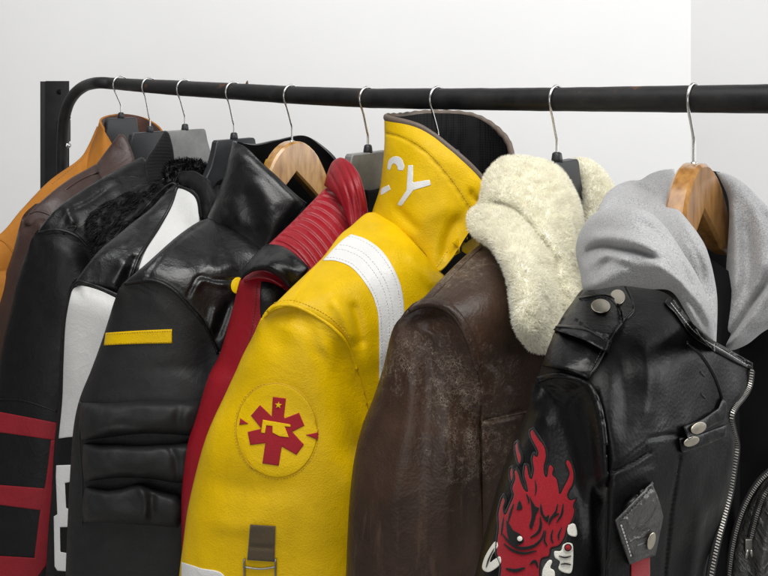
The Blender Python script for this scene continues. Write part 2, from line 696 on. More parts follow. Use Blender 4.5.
def leather(name, col, rough=0.42, grain=420, gb=0.25, wrinkle=30, wb=0.25, var=0.25, spec=0.5, scuff=0.0, scuffcol=None, wear=(), wearcol=(0.5, 0.42, 0.33), fold=0.09):
    m, nt, b, tc = base_mat(name)
    L = nt.links
    n1 = ntex(nt, tc, 9, 6, 0.65)
    lo = [c * (1 - var) for c in col]
    hi = [min(1, c * (1 + var)) for c in col]
    r1 = ramp(nt, n1.outputs[0], [(0.3, lo), (0.7, hi)])
    cout = r1.outputs[0]
    if scuff:
        n3 = ntex(nt, tc, 60, 8, 0.75)
        if wear:
            mp3 = nnode(nt, 'ShaderNodeMapping')
            mp3.inputs['Scale'].default_value = (1.0, 1.0, 0.16)
            L.new(tc.outputs['Object'], mp3.inputs['Vector'])
            L.new(mp3.outputs[0], n3.inputs['Vector'])
        r3 = ramp(nt, n3.outputs[0], [(0.56, 0.0), (0.72, scuff)])
        mx = nnode(nt, 'ShaderNodeMix', data_type='RGBA')
        L.new(r3.outputs[0], mx.inputs[0])
        L.new(cout, mx.inputs[6])
        mx.inputs[7].default_value = (*(scuffcol or [c * 2.5 for c in col]), 1)
        cout = mx.outputs[2]
    if wear:
        nz = ntex(nt, tc, 190, 6, 0.75)
        add = nnode(nt, 'ShaderNodeVectorMath', operation='MULTIPLY_ADD')
        L.new(nz.outputs['Color'], add.inputs[0])
        add.inputs[1].default_value = (0.010, 0.010, 0.010)
        L.new(tc.outputs['Object'], add.inputs[2])
        line = None
        for sc_, th_ in ((150, 0.035), (290, 0.05)):
            vor = nnode(nt, 'ShaderNodeTexVoronoi', feature='DISTANCE_TO_EDGE')
            vor.inputs['Scale'].default_value = sc_
            L.new(add.outputs[0], vor.inputs['Vector'])
            l_ = ramp(nt, vor.outputs['Distance'], [(0.0, 1.0), (th_, 0.0)])
            if line is None:
                line = l_
            else:
                mxl = nnode(nt, 'ShaderNodeMath', operation='MAXIMUM')
                L.new(line.outputs[0], mxl.inputs[0])
                L.new(l_.outputs[0], mxl.inputs[1])
                line = mxl
        tot = None
        for (p, r) in wear:
            ds = nnode(nt, 'ShaderNodeVectorMath', operation='DISTANCE')
            L.new(tc.outputs['Object'], ds.inputs[0])
            ds.inputs[1].default_value = p
            mr = nnode(nt, 'ShaderNodeMapRange')
            L.new(ds.outputs['Value'], mr.inputs[0])
            mr.inputs[1].default_value, mr.inputs[2].default_value = 0.0, r * 1.45
            mr.inputs[3].default_value, mr.inputs[4].default_value = 1.0, 0.0
            if tot is None:
                tot = mr.outputs[0]
            else:
                mxx = nnode(nt, 'ShaderNodeMath', operation='MAXIMUM')
                L.new(tot, mxx.inputs[0])
                L.new(mr.outputs[0], mxx.inputs[1])
                tot = mxx.outputs[0]
        n5 = ntex(nt, tc, 75, 9, 0.8)
        sm = nnode(nt, 'ShaderNodeMath', operation='MULTIPLY_ADD')
        L.new(tot, sm.inputs[0])
        sm.inputs[1].default_value = 0.40
        L.new(n5.outputs[0], sm.inputs[2])
        gate = ramp(nt, sm.outputs[0], [(0.70, 0.0), (0.95, 1.0)])
        mul = nnode(nt, 'ShaderNodeMath', operation='MULTIPLY')
        L.new(gate.outputs[0], mul.inputs[0])
        L.new(line.outputs[0], mul.inputs[1])
        mx = nnode(nt, 'ShaderNodeMix', data_type='RGBA')
        L.new(mul.outputs[0], mx.inputs[0])
        L.new(cout, mx.inputs[6])
        mx.inputs[7].default_value = (*wearcol, 1)
        cout = mx.outputs[2]
    L.new(cout, b.inputs['Base Color'])
    n2 = ntex(nt, tc, 55, 5, 0.6)
    rr = ramp(nt, n2.outputs[0], [(0.3, rough - 0.07), (0.7, rough + 0.09)])
    L.new(rr.outputs[0], b.inputs['Roughness'])
    b.inputs['Specular IOR Level'].default_value = spec
    v = nnode(nt, 'ShaderNodeTexVoronoi')
    v.inputs['Scale'].default_value = grain
    L.new(tc.outputs['Object'], v.inputs['Vector'])
    b1 = nnode(nt, 'ShaderNodeBump')
    b1.inputs['Strength'].default_value = gb
    b1.inputs['Distance'].default_value = 0.0008
    L.new(v.outputs['Distance'], b1.inputs['Height'])
    nw = ntex(nt, tc, wrinkle, 5, 0.6)
    b2 = nnode(nt, 'ShaderNodeBump')
    b2.inputs['Strength'].default_value = wb
    b2.inputs['Distance'].default_value = 0.004
    L.new(nw.outputs[0], b2.inputs['Height'])
    nc_ = nnode(nt, 'ShaderNodeTexNoise')
    nc_.inputs['Scale'].default_value = 13
    nc_.inputs['Detail'].default_value = 4
    nc_.inputs['Distortion'].default_value = 1.4
    L.new(tc.outputs['Object'], nc_.inputs['Vector'])
    rg_ = ramp(nt, nc_.outputs[0], [(0.40, 0.0), (0.47, 0.55), (0.50, 1.0), (0.53, 0.55), (0.60, 0.0)])
    b3 = nnode(nt, 'ShaderNodeBump')
    b3.inputs['Strength'].default_value = fold
    b3.inputs['Distance'].default_value = 0.0035
    L.new(rg_.outputs[0], b3.inputs['Height'])
    L.new(b3.outputs[0], b2.inputs['Normal'])
    L.new(b2.outputs[0], b1.inputs['Normal'])
    L.new(b1.outputs[0], b.inputs['Normal'])
    return m


def cloth(name, col, rough=0.9, scale=900, bump=0.5, var=0.3, sheen=0.2, mottled=0):
    m, nt, b, tc = base_mat(name)
    L = nt.links
    n1 = ntex(nt, tc, scale, 3, 0.7)
    lo = [c * (1 - var) for c in col]
    hi = [min(1, c * (1 + var)) for c in col]
    if mottled:
        n0 = ntex(nt, tc, mottled, 4, 0.7)
        mp = nnode(nt, 'ShaderNodeMath', operation='MULTIPLY_ADD')
        L.new(n0.outputs[0], mp.inputs[0])
        mp.inputs[1].default_value = 0.6
        m2 = nnode(nt, 'ShaderNodeMath', operation='MULTIPLY')
        L.new(n1.outputs[0], m2.inputs[0])
        m2.inputs[1].default_value = 0.4
        L.new(m2.outputs[0], mp.inputs[2])
        src = mp.outputs[0]
    else:
        src = n1.outputs[0]
    r1 = ramp(nt, src, [(0.34, lo), (0.66, hi)])
    L.new(r1.outputs[0], b.inputs['Base Color'])
    b.inputs['Roughness'].default_value = rough
    b.inputs['Specular IOR Level'].default_value = 0.2
    b.inputs['Sheen Weight'].default_value = sheen
    b1 = nnode(nt, 'ShaderNodeBump')
    b1.inputs['Strength'].default_value = bump
    b1.inputs['Distance'].default_value = 0.001
    L.new(n1.outputs[0], b1.inputs['Height'])
    L.new(b1.outputs[0], b.inputs['Normal'])
    return m


def plain(name, col, rough=0.5, metal=0.0, var=0.1, scale=40, spec=0.5, bump=0.0):
    m, nt, b, tc = base_mat(name)
    L = nt.links
    n1 = ntex(nt, tc, scale, 5, 0.6)
    r1 = ramp(nt, n1.outputs[0], [(0.3, [c * (1 - var) for c in col]), (0.7, [min(1, c * (1 + var)) for c in col])])
    L.new(r1.outputs[0], b.inputs['Base Color'])
    rr = ramp(nt, n1.outputs[0], [(0.3, max(0.02, rough - 0.05)), (0.7, rough + 0.08)])
    L.new(rr.outputs[0], b.inputs['Roughness'])
    b.inputs['Metallic'].default_value = metal
    b.inputs['Specular IOR Level'].default_value = spec
    if bump:
        b1 = nnode(nt, 'ShaderNodeBump')
        b1.inputs['Strength'].default_value = bump
        b1.inputs['Distance'].default_value = 0.001
        L.new(n1.outputs[0], b1.inputs['Height'])
        L.new(b1.outputs[0], b.inputs['Normal'])
    return m


def wood(name):
    m, nt, b, tc = base_mat(name)
    L = nt.links
    mp = nnode(nt, 'ShaderNodeMapping')
    mp.inputs['Scale'].default_value = (60, 60, 14)
    mp.inputs['Rotation'].default_value = (0.2, 0.3, 0.6)
    L.new(tc.outputs['Object'], mp.inputs['Vector'])
    n1 = nnode(nt, 'ShaderNodeTexNoise')
    n1.inputs['Scale'].default_value = 1.6
    n1.inputs['Detail'].default_value = 7
    L.new(mp.outputs[0], n1.inputs['Vector'])
    r1 = ramp(nt, n1.outputs[0], [(0.3, (0.30, 0.13, 0.028)), (0.5, (0.48, 0.25, 0.07)), (0.75, (0.62, 0.37, 0.13))])
    L.new(r1.outputs[0], b.inputs['Base Color'])
    b.inputs['Roughness'].default_value = 0.28
    b.inputs['Coat Weight'].default_value = 0.7
    b.inputs['Coat Roughness'].default_value = 0.12
    return m


def rail_mat():
    m, nt, b, tc = base_mat('black_rail_paint')
    L = nt.links
    n1 = ntex(nt, tc, 22, 8, 0.7)
    r1 = ramp(nt, n1.outputs[0], [(0.35, (0.010, 0.010, 0.011)), (0.62, (0.022, 0.021, 0.021)), (0.70, (0.05, 0.034, 0.025))])
    n2 = ntex(nt, tc, 11, 6, 0.75)
    r2 = ramp(nt, n2.outputs[0], [(0.655, 0.0), (0.70, 1.0)])
    mx = nnode(nt, 'ShaderNodeMix', data_type='RGBA')
    L.new(r2.outputs[0], mx.inputs[0])
    L.new(r1.outputs[0], mx.inputs[6])
    mx.inputs[7].default_value = (0.10, 0.045, 0.02, 1)
    L.new(mx.outputs[2], b.inputs['Base Color'])
    rr = ramp(nt, n1.outputs[0], [(0.3, 0.36), (0.7, 0.62)])
    L.new(rr.outputs[0], b.inputs['Roughness'])
    b1 = nnode(nt, 'ShaderNodeBump')
    b1.inputs['Strength'].default_value = 0.35
    b1.inputs['Distance'].default_value = 0.001
    n3 = ntex(nt, tc, 160, 6, 0.7)
    L.new(n3.outputs[0], b1.inputs['Height'])
    L.new(b1.outputs[0], b.inputs['Normal'])
    return m


def meshcloth(name):
    m, nt, b, tc = base_mat(name)
    L = nt.links
    v = nnode(nt, 'ShaderNodeTexVoronoi')
    v.inputs['Scale'].default_value = 230
    v.inputs['Randomness'].default_value = 0.05
    L.new(tc.outputs['Object'], v.inputs['Vector'])
    r = ramp(nt, v.outputs['Distance'], [(0.3, (0.001, 0.001, 0.001)), (0.5, (0.010, 0.010, 0.011))])
    L.new(r.outputs[0], b.inputs['Base Color'])
    b.inputs['Roughness'].default_value = 0.7
    b.inputs['Specular IOR Level'].default_value = 0.2
    return m


M = {}
M['wall'] = plain('white_wall_paint', (0.84, 0.84, 0.835), 0.8, 0, 0.018, 2.2, 0.2, 0.15)
M['floor'] = plain('grey_floor', (0.35, 0.34, 0.33), 0.6, 0, 0.1, 6)
M['rail'] = rail_mat()
M['rail'].node_tree.nodes['Principled BSDF'].inputs['Specular IOR Level'].default_value = 0.25
M['post'] = plain('black_post_paint', (0.010, 0.010, 0.011), 0.5, 0, 0.35, 18, 0.3, 0.2)
M['steel'] = plain('hook_steel', (0.62, 0.61, 0.60), 0.25, 1.0, 0.1, 50)
M['plastic'] = plain('black_hanger_plastic', (0.020, 0.021, 0.024), 0.42, 0, 0.25, 30, 0.5)
M['plasticgrey'] = plain('worn_grey_hanger_plastic', (0.18, 0.183, 0.176), 0.38, 0, 0.3, 24, 0.5)
M['wood'] = wood('varnished_hanger_wood')
M['wooddark'] = wood('dark_varnished_hanger_wood')
for e_, c_ in zip([n for n in M['wooddark'].node_tree.nodes if n.type == 'VALTORGB'][0].color_ramp.elements, ((0.22, 0.095, 0.02), (0.38, 0.18, 0.045), (0.52, 0.28, 0.085))):
    e_.color = (*c_, 1)
M['tan'] = leather('tan_suede', (0.40, 0.155, 0.022), 0.72, 500, 0.25, 24, 0.3, 0.2, 0.2)
M['tanin'] = cloth('brown_lining', (0.12, 0.06, 0.045), 0.7, 500, 0.2, 0.3)
M['brownB'] = leather('dark_brown_leather', (0.050, 0.027, 0.022), 0.42, 450, 0.2, 24, 0.3, 0.2)
M['black'] = leather('black_leather', (0.0040, 0.0040, 0.0044), 0.38, 420, 0.22, 22, 0.2, 0.25, 0.42)
M['blackmat'] = leather('matt_black_leather', (0.0055, 0.0055, 0.006), 0.5, 420, 0.15, 16, 0.2, 0.2, 0.28)
M['padded'] = leather('padded_black_leather', (0.0125, 0.0125, 0.013), 0.56, 420, 0.15, 16, 0.2, 0.2, 0.36)
M['blacksoft'] = leather('soft_black_leather', (0.0040, 0.0040, 0.0043), 0.36, 300, 0.2, 18, 0.15, 0.25, 0.7)
M['biker'] = leather('biker_black_leather', (0.0028, 0.0028, 0.0031), 0.36, 330, 0.2, 40, 0.08, 0.3, 0.36, fold=0.05)
M['bikerfront'] = leather('biker_front_leather', (0.0028, 0.0028, 0.0031), 0.45, 330, 0.2, 40, 0.10, 0.3, 0.30, fold=0.05)
M['bikergrey'] = leather('creased_grey_black_leather', (0.058, 0.058, 0.055), 0.32, 240, 0.6, 70, 0.9, 0.4, 0.7, fold=0.6)
M['knit'] = cloth('black_knit', (0.0045, 0.0045, 0.005), 0.85, 700, 0.6, 0.4, 0.1)
M['blackfur'] = cloth('black_fur', (0.0045, 0.0045, 0.005), 0.5, 300, 0.3, 0.4, 0.0)
M['red'] = leather('red_leather', (0.27, 0.006, 0.014), 0.38, 420, 0.2, 22, 0.18, 0.15, 0.4)
M['redband'] = leather('red_suede_band', (0.25, 0.012, 0.020), 0.62, 600, 0.3, 40, 0.2, 0.15, 0.3)
M['white'] = leather('white_leather', (0.60, 0.60, 0.59), 0.5, 420, 0.2, 14, 0.2, 0.05)
M['whiteletter'] = leather('white_letter_leather', (0.74, 0.74, 0.73), 0.5, 420, 0.2, 14, 0.2, 0.05)
M['whiteband'] = leather('white_reflective_tape', (0.66, 0.66, 0.65), 0.5, 700, 0.3, 30, 0.25, 0.06)
M['yellow'] = leather('yellow_leather', (0.64, 0.405, 0.0), 0.45, 480, 0.32, 24, 0.16, 0.17, 0.2, fold=0.07)
M['yellowpatch'] = leather('yellow_patch', (0.67, 0.43, 0.0), 0.48, 500, 0.3, 26, 0.16, 0.08, 0.2)
M['yellowthread'] = plain('dark_yellow_thread', (0.52, 0.31, 0.004), 0.7)
M['yellowlight'] = plain('yellow_thread', (0.8, 0.58, 0.06), 0.6)
M['taupe'] = leather('taupe_trim', (0.115, 0.085, 0.065), 0.5, 420, 0.2, 60, 0.3, 0.2)
M['strapbrown'] = cloth('olive_brown_webbing', (0.075, 0.055, 0.030), 0.8, 1200, 0.5, 0.3)
M['meshlining'] = meshcloth('black_mesh_lining')
M['darklining'] = plain('black_lining', (0.0035, 0.0035, 0.004), 0.85, 0, 0.3, 20, 0.12)
M['redemblem'] = cloth('red_emblem_cloth', (0.29, 0.008, 0.016), 0.75, 900, 0.3, 0.18)
M['emblack'] = cloth('black_emblem_thread', (0.005, 0.005, 0.005), 0.8, 900, 0.5, 0.2)
M['emwhite'] = cloth('white_emblem_cloth', (0.72, 0.70, 0.63), 0.8, 900, 0.3, 0.12)
M['shear'] = cloth('cream_shearling', (0.95, 0.92, 0.82), 0.9, 240, 0.3, 0.10, 0.4)
def wool(name, col):
    m, nt, b, tc = base_mat(name)
    n1 = ntex(nt, tc, 120, 3, 0.6)
    r1 = ramp(nt, n1.outputs[0], [(0.3, [c * 0.93 for c in col]), (0.7, [min(1, c * 1.05) for c in col])])
    nt.links.new(r1.outputs[0], b.inputs['Base Color'])
    b.inputs['Roughness'].default_value = 1.0
    b.inputs['Specular IOR Level'].default_value = 0.05
    tr = nt.nodes.new('ShaderNodeBsdfTranslucent')
    nt.links.new(r1.outputs[0], tr.inputs[0])
    mx = nt.nodes.new('ShaderNodeMixShader')
    mx.inputs[0].default_value = 0.5
    nt.links.new(b.outputs[0], mx.inputs[1])
    nt.links.new(tr.outputs[0], mx.inputs[2])
    nt.links.new(mx.outputs[0], nt.nodes['Material Output'].inputs[0])
    return m


M['wool'] = wool('cream_wool', (0.98, 0.945, 0.84))
M['fleece'] = cloth('grey_heather_fleece', (0.345, 0.345, 0.35), 0.95, 900, 0.7, 0.55, 0.3, mottled=560)
M['brass'] = plain('old_silver_snap', (0.62, 0.57, 0.47), 0.40, 1.0, 0.12, 60)
M['zip'] = plain('zip_metal', (0.30, 0.29, 0.27), 0.42, 1.0, 0.12, 60)
M['tape'] = plain('black_zip_tape', (0.007, 0.007, 0.008), 0.7)
M['stitchblack'] = plain('black_thread', (0.02, 0.02, 0.02), 0.6)
M['stitchgrey'] = plain('grey_thread', (0.50, 0.50, 0.49), 0.6)

# ------------------------------------------------------------------ the room
WALL_Y = 2.75
CX = (689 - U0) / F * WALL_Y


def slab(name, x0, x1, y0, y1, z0, z1, m):
    v, f = box(((x0 + x1) / 2, (y0 + y1) / 2, (z0 + z1) / 2), ((x1 - x0) / 2, (y1 - y0) / 2, (z1 - z0) / 2))
    o = obj(name, v, f, m, None, False)
    o['kind'] = 'structure'
    return o


slab('wall', -4.0, CX + 0.1, WALL_Y, WALL_Y + 0.6, 0.0, 3.4, M['wall'])
ang = math.radians(-31)
v, f = box((CX + 0.6 * math.cos(ang) - 0.15 * math.sin(ang), WALL_Y + 0.15 * math.cos(ang) + 0.6 * math.sin(ang), 1.7), (0.6, 0.15, 1.7),
           np.array([[math.cos(ang), math.sin(ang), 0], [-math.sin(ang), math.cos(ang), 0], [0, 0, 1]]))
v[:, 1] += 0.004
o = obj('side_wall', v, f, M['wall'], None, False)
o['kind'] = 'structure'
slab('floor', -4.0, 4.0, -3.0, WALL_Y + 0.7, -0.2, -0.001, M['floor'])

# ------------------------------------------------------------------ the rack
RD = np.array([0.744, -0.668, 0.0])           # along the rail, towards the right and the camera
ND = np.array([-0.668, -0.744, 0.0])          # across the rail, towards the camera
ZU = np.array([0.0, 0.0, 1.0])


def raild(u):
    return 28.0 / (13.5 + (u - 88) * 15.5 / 680)


RV = np.array([(60, 80.5), (99, 82.5), (118, 84), (146, 86), (200, 89.4), (291, 95), (370, 98.3), (470, 99.2), (570, 99.4), (768, 98.8), (900, 98.0)])


def railv(u):
    return np.interp(u, RV[:, 0], RV[:, 1])


rack = thing('clothes_rack', 'black metal clothes rack with scuffed rail carrying all the jackets', 'clothes rack', (-0.88, 2.16, 0))
ub = np.array([(62, 640, 2.19), (62, 420, 2.19), (62, 260, 2.185), (62, 190, 2.18), (62.2, 150, 2.17), (63.5, 124, 2.155), (67.5, 106, 2.135), (75, 93.5, 2.10), (86, 85.5, 2.06), (99, 82.8, 2.0)])
us = np.arange(112, 905, 12.0)
right = [(925, 99, 0.853), (948, 108, 0.84), (960, 130, 0.832), (964, 170, 0.83), (965, 400, 0.83), (965, 900, 0.83), (965, 1540, 0.83)]
pp = np.vstack([P(ub[:, 0], ub[:, 1], ub[:, 2]), P(us, railv(us), raild(us)), P(*np.array(right, float).T)])
pp = cr(pp, len(pp) * 4)
rr_ = np.interp(np.arange(len(pp)), [0, 44, 60, 200, 300], [0.0145, 0.0150, 0.0172, 0.0174, 0.0182])
vv_, ff_ = tube(pp, rr_, 20)
vv_[:, :] += (fbm(vv_, 30) * 0.0004)[:, None] * np.array([0, 0, 1])
vv_[vv_[:, 2] < 0.0, 2] = 0.0
obj('rail', vv_, ff_, M['rail'], rack)
ft = tube(np.vstack([P(62, 640, 2.19), [P(62, 640, 2.19)[0], 2.19, 0.001]]), 0.0145, 16)
obj('leg', ft[0], ft[1], M['rail'], rack)
# the upright behind the bend: a steel channel with a hole and bolts
py = 2.215
x0, x1 = P(45.5, 100, py)[0], P(68.8, 100, py)[0]
zt = P(54, 81, py)[2]
mbp = MB()
mbp.add(*box(((x0 + x1) / 2, py + 0.002, zt / 2), ((x1 - x0) / 2, 0.002, zt / 2), bev=0.0008))
xl = P(40.3, 100, py)[0]
mbp.add(*box(((x0 + xl) / 2, py + 0.006, zt / 2 - 0.0005), ((x0 - xl) / 2 + 0.002, 0.0015, zt / 2 - 0.0005), np.array([[0.93, 0.36, 0], [-0.36, 0.93, 0], [0, 0, 1]]), bev=0.0007))
post = mbp.build('upright', M['post'], rack)
hv, hf = tube([P(59.4, 91.8, py + 0.0005), P(59.4, 91.8, py - 0.0015)], 0.0072, 18)
obj('bolt_hole', hv, hf, M['darklining'], post)
for (bu, bv) in ((68.5, 145.5), (68.0, 117.5)):
    q = P(bu, bv, 2.150)
    v1, f1 = tube([q + RD * -0.012, q, q + RD * 0.007], 0.0045, 6)
    v2_, f2_ = tube([q + RD * -0.002, q + RD * 0.0005], 0.0075, 14)
    MB().add(v1, f1).add(v2_, f2_).build('bolt', M['steel' if bv > 130 else 'post'], rack)
# a bracket plate tying the bend to the upright
v1, f1 = box(P(63.5, 131, 2.185), (0.012, 0.02, 0.03), bev=0.001)
obj('bracket', v1, f1, M['post'], rack)
# lug on the rail
v1, f1 = tube([P(246.6, 87.5, raild(246)), P(247.0, 83.2, raild(246)), P(247.4, 80.6, raild(246))], [0.004, 0.0028, 0.001], 8)
obj('burr', v1, f1, plain('rusty_burr', (0.10, 0.045, 0.02), 0.7, 0, 0.3, 60), rack)

# ------------------------------------------------------------------ hangers
HK = {}
for key, hu, hv_ in (('A', 121, 117), ('B', 150, 131), ('C', 185, 129), ('D', 234, 138), ('E', 292, 141), ('F', 368, 151), ('G', 438, 150), ('H', 557, 160), ('I', 694, 163)):
    d = raild(hu)
    rc = P(hu, railv(hu), d)
    top = P(hu, hv_, d)
    HK[key] = dict(u=hu, d=d, X=rc[0], Y=d, rail=rc, top=top)


def dr(J, u, r):
    """depth at pixel column u of the upright plane through hanger J, moved r along the rail"""
    h = HK[J]
    k = (np.asarray(u, float) - U0) / F
    X, Y = h['X'] + RD[0] * r, h['Y'] + RD[1] * r
    s = (X - k * Y) / (-ND[0] + ND[1] * k)
    return Y + ND[1] * s


def prism(out_s, out_h, th, c, bevel=0.002, curve=0.0):
    """outline in the hanger's plane (s across, h up), th thick along the rail, with a chamfered rim"""
    s, h = np.array(out_s), np.array(out_h)
    n = len(s)
    cs, ch = s.mean(), h.mean()
    tan = np.stack([np.roll(s, -1) - np.roll(s, 1), np.roll(h, -1) - np.roll(h, 1)], -1)
    nor = np.stack([tan[:, 1], -tan[:, 0]], -1)
    nor /= np.linalg.norm(nor, axis=1)[:, None] + 1e-9
    area = 0.5 * np.sum(s * np.roll(h, -1) - np.roll(s, -1) * h)
    if area < 0:
        nor = -nor
    rows = []
    for off, r in ((bevel, -th), (0, -th + bevel), (0, th - bevel), (bevel, th)):
        ss, hh = s - nor[:, 0] * off, h - nor[:, 1] * off
        rows.append(c + np.outer(ss, ND) + np.outer(hh, ZU) + np.outer(r + curve * np.abs(ss) ** 2, RD))
    V = np.vstack(rows)
    fs = [(i * n + j, i * n + (j + 1) % n, (i + 1) * n + (j + 1) % n, (i + 1) * n + j) for i in range(3) for j in range(n)]
    fs += [tuple(range(n))[::-1], tuple(3 * n + j for j in range(n))]
    if area < 0:
        fs = [f[::-1] for f in fs]
    return V, fs


hl = {
    'A': 'black plastic hanger inside the collar of the tan jacket',
    'B': 'black plastic hanger behind the ribbed black collar',
    'C': 'worn grey plastic hanger right of the ribbed black collar',
    'D': 'black plastic hanger left of the tall black leather collar',
    'E': 'wooden hanger inside the padded black jacket with the yellow stripe',
    'F': 'worn grey plastic hanger between the red jacket and the yellow collar',
    'G': 'hanger mostly hidden in the yellow jacket, only its hook showing',
    'H': 'black plastic hanger between two parts of the cream shearling collar',
    'I': 'wooden hanger inside the grey hood of the biker jacket',
}
for key in 'ABCDEFGHI':
    h = HK[key]
    t = h['top']
    H = h['rail'][2] - t[2]
    R = 0.0175 + 0.0022
    wooden = key in 'EI'
    hg = thing('coat_hanger', hl[key], 'hanger', tuple(t), 'coat hangers on the rail')
    path = [(0, -0.012), (0, 0.004), (0, 0.026), (0.003, 0.036), (0.012, H - 0.026), (0.0185, H - 0.012), (R + 0.001, H + 0.002), (R * 0.75, H + R * 0.72), (0.002, H + R), (-R * 0.72, H + R * 0.72), (-R, H), (-R * 0.9, H - 0.010)]
    pts = np.array([t + ND * a + ZU * b for a, b in path])
    v1, f1 = tube(cr(pts, 70), 0.0019 if key != 'I' else 0.0020, 10)
    obj('hook', v1, f1, M['steel'], hg)
    if wooden:
        sv = [0, .012, .024, .036, .048, .058, .067, .075, .082, .088]
        hvv = [0, -.001, -.005, -.012, -.022, -.034, -.048, -.063, -.078, -.092]
        lo_s = [.088, .06, .03, .0]
        lo_h = [-.132, -.118, -.088, -.060]
        Sx = [-a for a in sv[::-1]] + sv[1:] + lo_s + [-a for a in lo_s[:-1][::-1]]
        Hx = hvv[::-1] + hvv[1:] + lo_h + lo_h[:-1][::-1]
        v1, f1 = prism(Sx, Hx, 0.0135, t, 0.004, 0.6)
        obj('body', v1, f1, M['wood' if key == 'E' else 'wooddark'], hg).data.set_sharp_from_angle(angle=math.radians(28))
        v1, f1 = tube([t + ZU * -0.004, t + ZU * 0.0015], 0.0042, 14)
        obj('ferrule', v1, f1, M['steel'], hg)
    else:
        sv = [0, .046, .050, .055, .064, .080, .100]
        hvv = [-.0, -.002, -.006, -.028, -.055, -.082, -.100]
        lo_s = [.098, .072, .045, .0]
        lo_h = [-.122, -.108, -.085, -.072]
        Sx = [-a for a in sv[1:][::-1]] + sv[1:] + lo_s + [-a for a in lo_s[:-1][::-1]]
        Hx = hvv[1:][::-1] + hvv[1:] + lo_h + lo_h[:-1][::-1]
        if key == 'A':
            Sx = [a * 0.78 for a in Sx]
        v1, f1 = prism(Sx, Hx, 0.009, t, 0.002)
        obj('body', v1, f1, M['plasticgrey' if key in 'CF' else 'plastic'], hg).data.set_sharp_from_angle(angle=math.radians(28))
        v1, f1 = tube([t + ZU * -0.004, t + ZU * 0.003, t + ZU * 0.0095, t + ZU * 0.0115], [0.0085, 0.0078, 0.0068, 0.0045], 16)
        obj('collar_cap', v1, f1, M['plastic'], hg)


def torso(J, m, parent, near=0.17, far=0.15, half=0.045, drop=0.85, lower=0.115):
    """the closed body of the jacket round its hanger, below the shoulders"""
    t = HK[J]['top']
    n = 48
    a = np.linspace(0, 2 * math.pi, n, endpoint=False)
    ca = np.sign(np.cos(a)) * np.abs(np.cos(a)) ** 0.7
    s = np.where(ca > 0, ca * near, ca * far)
    r = np.sin(a) * half
    zt = -lower - 0.42 * np.abs(s)
    rows = []
    for k, sc in ((0.0, 0.05), (0.004, 0.4), (0.018, 0.8), (0.05, 1.0), (0.2, 1.08), (0.5, 1.12), (1.0, 1.1)):
        z = zt * (1 - k) + (-drop) * k
        rows.append(t + np.outer(s * (0.96 if k == 0 else 1), ND) + np.outer(r * sc, RD) + np.outer(z, ZU))
    V = np.vstack(rows)
    V += (fbm(V, 8) * 0.006)[:, None] * RD
    q = len(rows)
    fs = [(i * n + j, (i + 1) * n + j, (i + 1) * n + (j + 1) % n, i * n + (j + 1) % n) for i in range(q - 1) for j in range(n)]
    fs += [tuple(range(n)), tuple((q - 1) * n + j for j in range(n))[::-1]]
    return obj('lining', V, fs, M['darklining'], parent)


def jacket(J, label, cat='jacket', name='leather_jacket'):
    t = HK[J]['top']
    return thing(name, label, cat, (t[0], t[1], t[2] - 0.85), 'jackets hanging on the rack')


def C(J, pts):
    """depth control points from (u, v, offset along the rail)"""
    return [(u, v, float(dr(J, u, r))) for u, v, r in pts]


def axis(J, off=-0.02):
    return lambda u: float(dr(J, u, 0.0)) + off


exec_jackets = True
# ================================================================== A: tan suede jacket
j = jacket('A', 'tan suede jacket with open collar, leftmost on the rack', name='suede_jacket')
torso('A', M['tan'], j)
bodyA = puff([(-40, 300, 1), (-40, 262), (0, 234), (21, 210), (49, 181), (78, 160), (88, 146), (97, 126, 1), (108, 141), (128, 165, 1), (120, 215), (70, 330), (30, 420, 1)],
             C('A', [(-40, 290, 0), (21, 210, 0), (49, 181, -.02), (97, 130, -.05), (115, 160, .05), (60, 230, .06), (30, 330, .06), (70, 190, .02)]), 7, 0.012, 0.02, 3.0,
             [([(86, 142), (92, 152), (95, 166)], 4, -0.006), ([(78, 160), (82, 168), (80, 180)], 2, -0.003)], 0.004, 16)
place(bodyA, 'shoulder', M['tan'], j)
slA = loft([(-60, 300, 10, 270, 8, .4), (-75, 330, 25, 285, 10), (-95, 400, 20, 380, 0), (-105, 520, 10, 510, 0), (-105, 640, 5, 640, 0), (-105, 700, 0, 700, 0)], axis('A'), 0.045, 60, 48)
place(slA, 'sleeve', M['tan'], j)
colA = band([[(118, 184, 1.84), (120, 160, 1.87), (112, 143, 1.89)], [(98, 178, 1.84), (102, 148, 1.87), (103, 128, 1.895)], [(82, 168, 1.90), (94, 140, 1.93), (100, 119, 1.95)], [(100, 146, 2.03), (105, 130, 2.03), (112, 114.5, 2.03)], [(125, 146, 2.07), (126, 130, 2.07), (127, 114, 2.07)], [(150, 152, 2.08), (149, 136, 2.08), (147, 118.5, 2.08)], [(166, 160, 2.03), (163, 146, 2.03), (162, 129, 2.03)], [(172, 176, 1.98), (169, 160, 1.98), (166, 142, 1.98)]], 0.005, 80, 24, [], 0.001)
cA = place(colA, 'collar', M['tan'], j)
place(lining(colA), 'collar_lining', M['tanin'], cA)
castA = Cast([bodyA, slA])
place(seam(castA, [(-2, 238), (6, 243), (14, 254)], 0.0022, 0.0), 'armhole_seam', M['tan'], j)
place(stitches(castA, [(52, 184), (70, 170), (84, 158)], 1.5, 1.2, 0.0006), 'stitching', M['taupe'], j)

